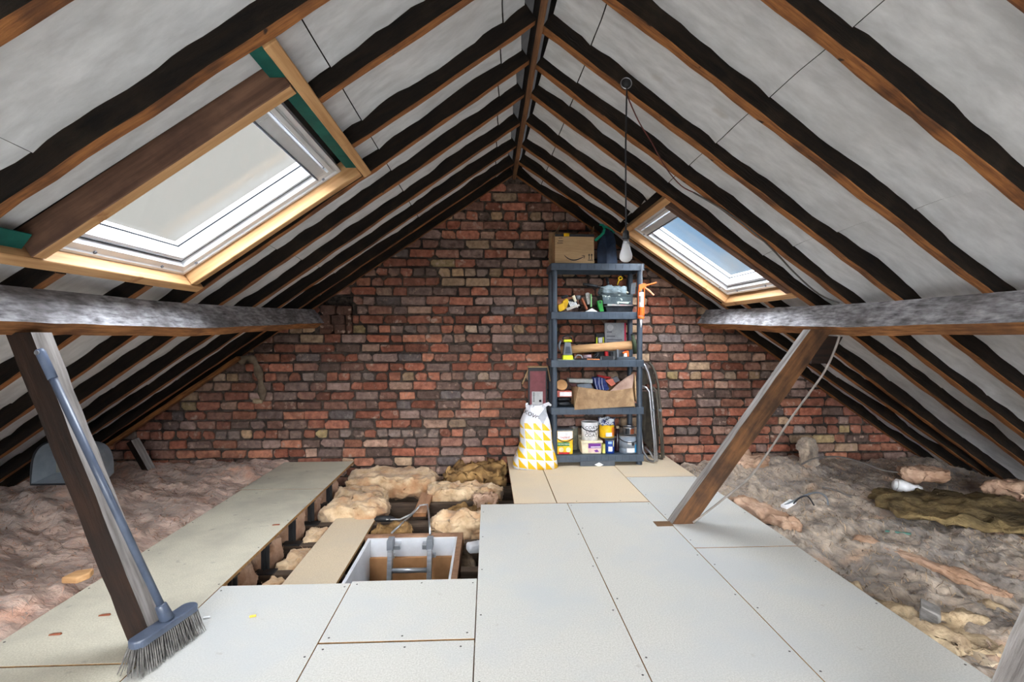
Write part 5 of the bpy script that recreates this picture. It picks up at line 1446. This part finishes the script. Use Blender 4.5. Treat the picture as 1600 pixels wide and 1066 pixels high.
for j, (py, xa, xb, d) in enumerate(sec):
    x0, x1 = X_(xa, YB_), X_(xb, YB_)
    zc = max(.002, Z_(837, py, YB_ - d * .8) if j else .002)
    zc = .002 if j == 0 else zc
    for k in range(NA):
        an = 2 * math.pi * k / NA
        cx_, sy_ = math.cos(an), math.sin(an)
        ex = abs(cx_) ** .7 * (1 if cx_ > 0 else -1); ey = abs(sy_) ** .7 * (1 if sy_ > 0 else -1)
        cr = 1 + .05 * math.sin(an * 9 + j * .9) * min(1, j / 3) + .05 * noise.noise((cx_ * 2, sy_ * 2, j * .7))
        vs_.append(Vector(((x0 + x1) / 2 + (x1 - x0) / 2 * ex, min(YB_ + .02 + d * ey * cr, 4.352 if (x0 + x1) / 2 + (x1 - x0) / 2 * ex > .51 else 9), zc + (.008 * noise.noise((an * 2, j, 3)) if j else 0))))
fs = [(j * NA + k, j * NA + (k + 1) % NA, (j + 1) * NA + (k + 1) % NA, (j + 1) * NA + k) for j in range(len(sec) - 1) for k in range(NA)] + [tuple(range(NA))[::-1]]
g.add(vs_, fs)
body = g.obj('bag_body', m, bag, smooth=True)
M_BAGW = plain('bag_white', (214, 214, 220), rough=.35)
g = smile([P(826, 640, 4.320), P(823.5, 634, 4.310), P(822.5, 631, 4.320), P(825, 630.5, 4.340)], [.03, .03, .028, .02]); g.obj('handle', M_BAGW, bag, solid=.004)
g = smile([P(833, 645, 4.300), P(831, 637, 4.300), P(832, 633, 4.320), P(834, 636, 4.340)], [.03, .032, .026, .02]); g.obj('handle', M_BAGW, bag, solid=.004)
g = smile([P(846, 640, 4.350), P(851, 633.5, 4.340), P(857, 631, 4.350), P(861, 634, 4.360)], [.03, .034, .03, .016]); g.obj('handle', M_BAGW, bag, solid=.004)
g = G(); g.prism([P(841, 652, 4.285), P(853, 636, 4.310), P(855, 650, 4.300), P(849, 664, 4.275)], (0, .012, 0)); g.obj('folded_corner', plain('bag_grey', (172, 174, 182), rough=.4), bag, bevel=.004)
text('lettering', 'KOVO', .050, front(X_(831, 4.29), 4.290, Z_(831, 649, 4.29), 0, -.15) @ Matrix.Rotation(-.5, 4, 'Z'), M_INK, bag, ext=.001)

# two folded chairs leaning beside the shelving unit
M_CHR = mat('chrome_tube', (150, 152, 156), (186, 188, 192), scale=10, rough=.28, metal=.8)
M_FAB = mat('olive_black_fabric', (40, 36, 32), (66, 60, 50), scale=20, rough=.85)
def chair(off, lab, m, dx=0):
    o = lambda px, py, Y: P(px + dx, py, Y + off)
    t = thing('folding_chair', lab, 'chair', (P(1022 + dx, 724, 4.44 + off).x, 4.46 + off, 0))
    fr = [o(1003, 567, 4.50), o(1008, 572, 4.49), o(1013, 583, 4.48), o(1017, 600, 4.47), o(1020.5, 635, 4.46), o(1022.5, 665, 4.45), o(1026, 715, 4.44)]
    fr.append(Vector((fr[-1].x, 4.44 + off, .012)))
    G().tube(fr, .011, 8).obj('back_frame', m, t, smooth=True)
    f2 = [o(1003.5, 604, 4.47), o(1010, 606, 4.46), o(1014.5, 612, 4.45), o(1017, 640, 4.44), o(1022, 690, 4.42), o(1023.5, 718, 4.415), Vector((o(1022, 722, 4.415).x, 4.415 + off, .014)), Vector((o(1012, 716, 4.50).x, 4.47 + off, .014)), o(1005, 705, 4.52), o(1003, 690, 4.53), o(1003, 640, 4.52)]
    G().tube(f2, .010, 8).obj('seat_frame', m, t, smooth=True)
    G().tube([o(1008, 699, 4.50), o(1016, 708, 4.46), o(1021, 716, 4.43)], .008, 8).obj('brace', m, t, smooth=True)
    g = G(); g.prism([o(1003, 612, 4.475), o(1012, 612, 4.465), o(1015, 640, 4.455), o(1019, 690, 4.44), o(1018, 705, 4.44), o(1006, 690, 4.50), o(1003, 670, 4.50)], (0, .01, 0)); g.obj('seat_sling', M_FAB, t, bevel=.002)
    g = G(); g.prism([o(1003, 575, 4.50), o(1009, 578, 4.495), o(1014, 600, 4.485), o(1003, 602, 4.50)], (0, .008, 0)); g.obj('back_sling', M_FAB, t, bevel=.002)
    G().lathe([(.013, -.014), (.013, .014)], o(1020, 641, 4.445), 10, M=Matrix.Rotation(math.pi / 2, 3, 'X')).obj('pivot', M_GREY, t)
chair(0, 'chrome folding chair leaning folded against the shelving unit', M_CHR)
chair(.13, 'dark framed folding chair tucked behind the chrome folding chair', mat('dark_tube', (70, 66, 58), (96, 90, 80), rough=.5), 11)

# ------------------------------------------------------------------ hanging bulb and wiring
Yl = 2.435
rose = P(977.5, 132, Yl)
t = thing('pendant_light', 'bare bulb hanging on a black flex from a rafter', 'lamp', rose)
G().lathe([(.001, -.022), (.014, -.020), (.024, -.006), (.026, .010), (.024, .014), (.0001, .014)], rose, 18, M=Matrix.Rotation(-.2, 3, 'X')).obj('ceiling_rose', M_BPLAST, t, smooth=True)
G().tube([rose + Vector((.026 * math.cos(k * math.pi / 10), -.012, .026 * math.sin(k * math.pi / 10))) for k in range(21)], .002, 6).obj('rose_ring', M_STEEL, t)
bt_, bb_ = P(978, 361, Yl), P(978, 410, Yl)
G().tube([rose + Vector((.003, -.012, -.01)), rose.lerp(bt_, .4) + Vector((-.002, -.006, 0)), bt_], .004, 8).obj('flex', M_DARK, t, smooth=True)
hl_ = bt_.z - bb_.z
G().lathe([(.004, .006), (.012, .0), (.0155, -.012), (.0155, -.024), (.0175, -.026), (.0175, -.036), (.014, -.040)], bt_, 16).obj('lamp_holder', M_BPLAST, t)
tz = bt_.z - .040
H_ = tz - bb_.z
G().lathe([(.0125, 0), (.0135, -.012), (.0155, -.02)], (bt_.x, Yl, tz), 18).obj('bulb_cap', M_STEEL, t, smooth=True)
G().lathe([(.0155, -.02), (.021, -H_ * .42), (.028, -H_ * .60), (.031, -H_ * .72), (.029, -H_ * .85), (.020, -H_ * .95), (.010, -H_ * .99), (.0001, -H_)], (bt_.x, Yl, tz), 22).obj('bulb_glass', mat('frosted_bulb', (196, 196, 198), (208, 208, 210), scale=6, rough=.25, spec=.5), t, smooth=True)

def rpx(px, py, w=-.004, s=1):
    n = RN(s)
    p0 = Vector((AX, 0, AZ)) + n * w
    d = ray(px, py)
    return CAM + d * ((p0 - CAM).dot(n) / d.dot(n))
def smoothline(pts, k=4):
    out = []
    for i in range(len(pts) - 1):
        p0, p1, p2, p3 = pts[max(0, i - 1)], pts[i], pts[i + 1], pts[min(len(pts) - 1, i + 2)]
        for j in range(k):
            t_ = j / k
            out.append(.5 * ((2 * p1) + (p2 - p0) * t_ + (2 * p0 - 5 * p1 + 4 * p2 - p3) * t_ ** 2 + (3 * p1 - p0 - 3 * p2 + p3) * t_ ** 3))
    return out + [pts[-1]]
red = plain('red_brown_wire', (96, 44, 40), rough=.5)
pl = [rpx(980, 150, -.01), rpx(998, 190), rpx(1018, 222, -.006), rpx(1040, 262), rpx(1064, 290, -.006), rpx(1084, 301)]
G().tube(smoothline(pl), .0035, 6).obj('wire', red, smooth=True, label='thin red-brown wire running from the bulb rose down the slope', cat='cable')
pl = [rpx(1084, 301), rpx(1120, 322, -.008), rpx(1155, 345), rpx(1188, 372, -.008), rpx(1212, 395), rpx(1245, 430, -.01), rpx(1280, 460), rpx(1312, 474)]
cab = plain('dark_grey_cable', (84, 80, 76), rough=.5)
G().tube(smoothline(pl), .005, 6).obj('wire', cab, smooth=True, label='dark grey cable sagging across the rafters beside the roof window', cat='cable')
grey = plain('pale_grey_cable', (142, 134, 126), rough=.55)
pl = [P(1312, 524, 2.93), P(1305, 545, 2.93), P(1290, 578, 2.95), P(1268, 610, 2.97), P(1235, 655, 3.0), P(1205, 700, 3.02), P(1172, 745, 3.02), P(1130, 780, 3.0), P(1105, 800, 2.99), P(1083, 817, 2.985)]
G().tube(smoothline(pl), .0065, 8).obj('cable', grey, smooth=True, label='pale grey cable slanting from the purlin to the strut foot', cat='cable')

# cables, connector and pipe on the heap
t = thing('junction_block', 'white junction strip with grey leads lying on the heap', 'connector', P(1236, 785, 3.15))
g = G(); c = P(1232, 788, 3.15)
g.obox(c, Vector((.040, .016, .012)), Vector((-.008, .022, 0)), (0, 0, .009)); g.obj('white_strip', M_WHT, t, bevel=.003)
G().tube(smoothline([P(1226, 790, 3.14), P(1240, 783, 3.15), P(1258, 774, 3.2), P(1278, 770, 3.25), P(1291, 777, 3.25), P(1294, 789, 3.2)]), .006, 6).obj('lead', M_GREY, t, smooth=True)
G().tube(smoothline([P(1240, 787, 3.13), P(1250, 778, 3.16), P(1262, 776, 3.2), P(1272, 790, 3.15)]), .005, 6).obj('lead', M_DARK, t, smooth=True)
G().tube(smoothline([P(1252, 726, 4.1), P(1275, 716, 4.1), P(1310, 714, 4.1), P(1345, 722, 4.0), P(1380, 735, 3.9), P(1415, 739, 3.85)]), .007, 6).obj('cable', plain('dusty_cable', (96, 90, 86)), smooth=True, label='dusty cable trailing over the heap under the end rafters', cat='cable')
G().tube(smoothline([P(1285, 762, 3.5), P(1305, 766, 3.45), P(1330, 777, 3.35)]), .006, 6).obj('cable', MATS['dusty_cable'], smooth=True, label='short grey cable end beside the white junction strip', cat='cable')
t = thing('plastic_pipe', 'white ribbed plastic pipe piece half sunk in the heap', 'pipe', P(1415, 762, 3.55))
a, b = P(1396, 757, 3.55), P(1438, 768, 3.5)
G().tube([a, a.lerp(b, .25), a.lerp(b, .4), a.lerp(b, .75), b], [.03, .048, .046, .034, .036], 18).obj('pipe_wall', M_WHT, t, smooth=True)
for f_ in (.12, .3, .86):
    q = a.lerp(b, f_); d = (b - a).normalized()
    G().tube([q - d * .006, q + d * .006], .046 if f_ < .5 else .040, 18).obj('ring', M_PAPER, t)
p = atz(1403, 840, -.06)
G().obox(p + Vector((0, 0, .03)), Vector((.035, -.05, .01)), Vector((.008, .006, 0)), (0, 0, .004)).obj('green_scrap', plain('green_scrap', (86, 130, 118)), label='small green plastic scrap in the grey heap', cat='scrap')

# ------------------------------------------------------------------ broom
M_BRM = mat('blue_grey_plastic', (66, 75, 92), (88, 98, 116), scale=9, rough=.35, spec=.5)
e0, e1 = atz(207, 1060), atz(311, 984)
mid = (e0 + e1) / 2
dr = (e1 - e0); dr.z = 0
Lh = dr.length; dr.normalize()
sd_ = Vector((-dr.y, dr.x, 0))
top = P(61, 546, 1.845)
t = thing('broom', 'blue-grey broom leaning against the dark strut', 'broom', mid)
bh = .085
cc = mid + sd_ * .012 + Vector((0, 0, bh))
g = G()
ol = []
for k in range(20):
    an = 2 * math.pi * k / 20
    ex = (Lh / 2 - .035) * (1 if math.cos(an) > 0 else -1) + .028 * math.cos(an)
    ol.append(cc + dr * ex + sd_ * .030 * math.sin(an))
g.prism(ol, (0, 0, .026))
g.obj('broom_head', M_BRM, t, bevel=.005)
base_h = cc + Vector((0, 0, .024)) + dr * .01
ax = (top - base_h).normalized()
G().tube([base_h, base_h + ax * .055, base_h + ax * .06], [.023, .019, .017], 14).obj('socket', M_BRM, t, smooth=True)
G().tube([base_h + ax * .05, top - ax * .09], .0125, 14).obj('handle', M_BRM, t, smooth=True)
G().tube([top - ax * .11, top - ax * .01, top], [.0150, .0150, .011], 14).obj('grip', mat('pale_blue_plastic', (84, 96, 118), (104, 117, 140), rough=.35), t, smooth=True)
G().lathe([(.008, -.017), (.008, .017)], top - ax * .012, 10, M=Matrix.Rotation(math.pi / 2, 3, 'X')).obj('hanging_eye', M_GREY, t)
rbr = random.Random(3)
M_BRI = mat('grey_bristle', (70, 68, 66), (128, 124, 120), scale=30, rough=.8)
g = G()
for i in range(30):
    for j in range(7):
        u = (i + .5) / 30 - .5
        v = (j / 6 - .5)
        p0 = cc + dr * (u * (Lh - .03)) + sd_ * (v * .045)
        p1 = Vector((p0.x, p0.y, .002)) + dr * (u * .035 + rbr.uniform(-.006, .006)) + sd_ * (v * .05 + rbr.uniform(-.006, .006))
        g.tube([p0 + Vector((0, 0, .004)), p0.lerp(p1, .6) + Vector((rbr.uniform(-.002, .002), 0, 0)), p1], [.0028, .0026, .0012], 4, caps=False)
br = g.obj('bristles', M_BRI, t, fix=False)
br['kind'] = 'stuff'

# grey plastic bowl standing on its side at the eaves
Yb = 3.45
t = thing('plastic_bowl', 'grey plastic bowl standing on its edge against the rafters behind the strut', 'bowl', P(105, 757, Yb))
x0, x1 = P(48, 757, Yb).x, P(161, 757, Yb).x
zb_, zt_ = P(105, 757, Yb).z, P(105, 688, Yb).z
def arch(i, y, n=22):
    out = []
    w, h = (x1 - x0) / 2 - i, (zt_ - zb_) - 2 * i
    cx_ = (x0 + x1) / 2
    for k in range(n + 1):
        a_ = math.pi * k / n
        ex = abs(math.cos(a_)) ** .62 * (1 if math.cos(a_) > 0 else -1)
        ez = abs(math.sin(a_)) ** .62
        out.append(Vector((cx_ + w * ex, y, zb_ + i + h * ez)))
    return out
A0, A1, A2, A3 = arch(0, Yb), arch(.035, Yb + .15), arch(.006, Yb), arch(.04, Yb + .144)
n = len(A0)
g = G()
lp = lambda k, o_: o_ * n + k % n
g.add(A0 + A1 + A2 + A3, [(lp(k, 0), lp(k + 1, 0), lp(k + 1, 1), lp(k, 1)) for k in range(n)] + [(lp(k, 2), lp(k + 1, 2), lp(k + 1, 3), lp(k, 3)) for k in range(n)] + [(lp(k, 0), lp(k + 1, 0), lp(k + 1, 2), lp(k, 2)) for k in range(n)] + [tuple(lp(k, 1) for k in range(n)), tuple(lp(k, 3) for k in range(n))])
g.obj('bowl_wall', mat('bowl_grey', (118, 126, 134), (142, 150, 158), scale=6, rough=.45), t)
G().tube(arch(.002, Yb - .002) + [arch(.002, Yb - .002)[0]], .006, 6).obj('dark_rim', M_DARK, t)
g = G(); bt2 = arch(.042, Yb + .142); g.prism(bt2, (0, .001, 0)); g.obj('bowl_floor', mat('bowl_olive', (104, 104, 98), (124, 124, 118), scale=8, rough=.6), t)

# curved dusty strip hanging on the brick wall
t = thing('hanging_strip', 'curved dusty brown fabric strip hanging on the brick wall below the end rafters', 'strip', P(405, 632, 4.68))
pl = smoothline([P(374, 566, 4.66), P(384, 560, 4.66), P(394, 562, 4.66), P(401, 572, 4.66), P(406, 590, 4.66), P(409, 610, 4.67), P(410, 624, 4.69)])
G().tube(pl, [.020 + .006 * math.sin(k) for k in range(len(pl))], 8, flat=1.6).obj('strip_cloth', mat('dusty_brown_cloth', (92, 78, 64), (132, 116, 98), scale=14, rough=.95, bump=.6, bscale=30), t, smooth=True)
batt('strip_end', mat('frayed_end', (150, 130, 104), (186, 166, 138), scale=20, rough=1, bump=.8, bscale=40), P(402, 628, 4.70), (.08, .05, .05), 'frayed pale end of the hanging strip', .2, 71, .012, cat='cloth')
o = bpy.data.objects['strip_end']
del o['category'], o['label']
M0 = o.matrix_world.copy()
o.parent = t; o.matrix_local = WM['hanging_strip'].inverted() @ WM['strip_end']

# crumbs on the boards
for (px, py, m_, l_, r_) in ((323, 965, M_WHT, 'white plastic wall plug on the board near the broom', 0), (395, 963, M_YEL, 'yellow plastic wall plug on the board near the broom', 0)):
    p = atz(px, py, .004)
    G().tube([p + Vector((-.011, -.004 * (1 - r_), .0005)), p + Vector((.011, .004, .0005))], .0042, 8).obj('wall_plug', m_, label=l_, cat='plug')
for (px, py, l_) in ((163, 961, 'small brown wood splinter on the long board beside the strut'), (86, 991, 'thin brown splinter on the dusty board near the strut foot'), (431, 820, 'tiny orange chip on the long board beside the loft legs')):
    p = atz(px, py, .0035)
    g = G().hexa([p + Vector(v) for v in ((-.02, -.006, -.003), (.02, -.002, -.003), (.022, .006, -.003), (-.012, .004, -.003))], [p + Vector(v) for v in ((-.018, -.005, .002), (.018, -.001, .003), (.02, .005, .003), (-.010, .003, .002))])
    g.obj('wood_splinter', M_BROWN, label=l_, cat='splinter')
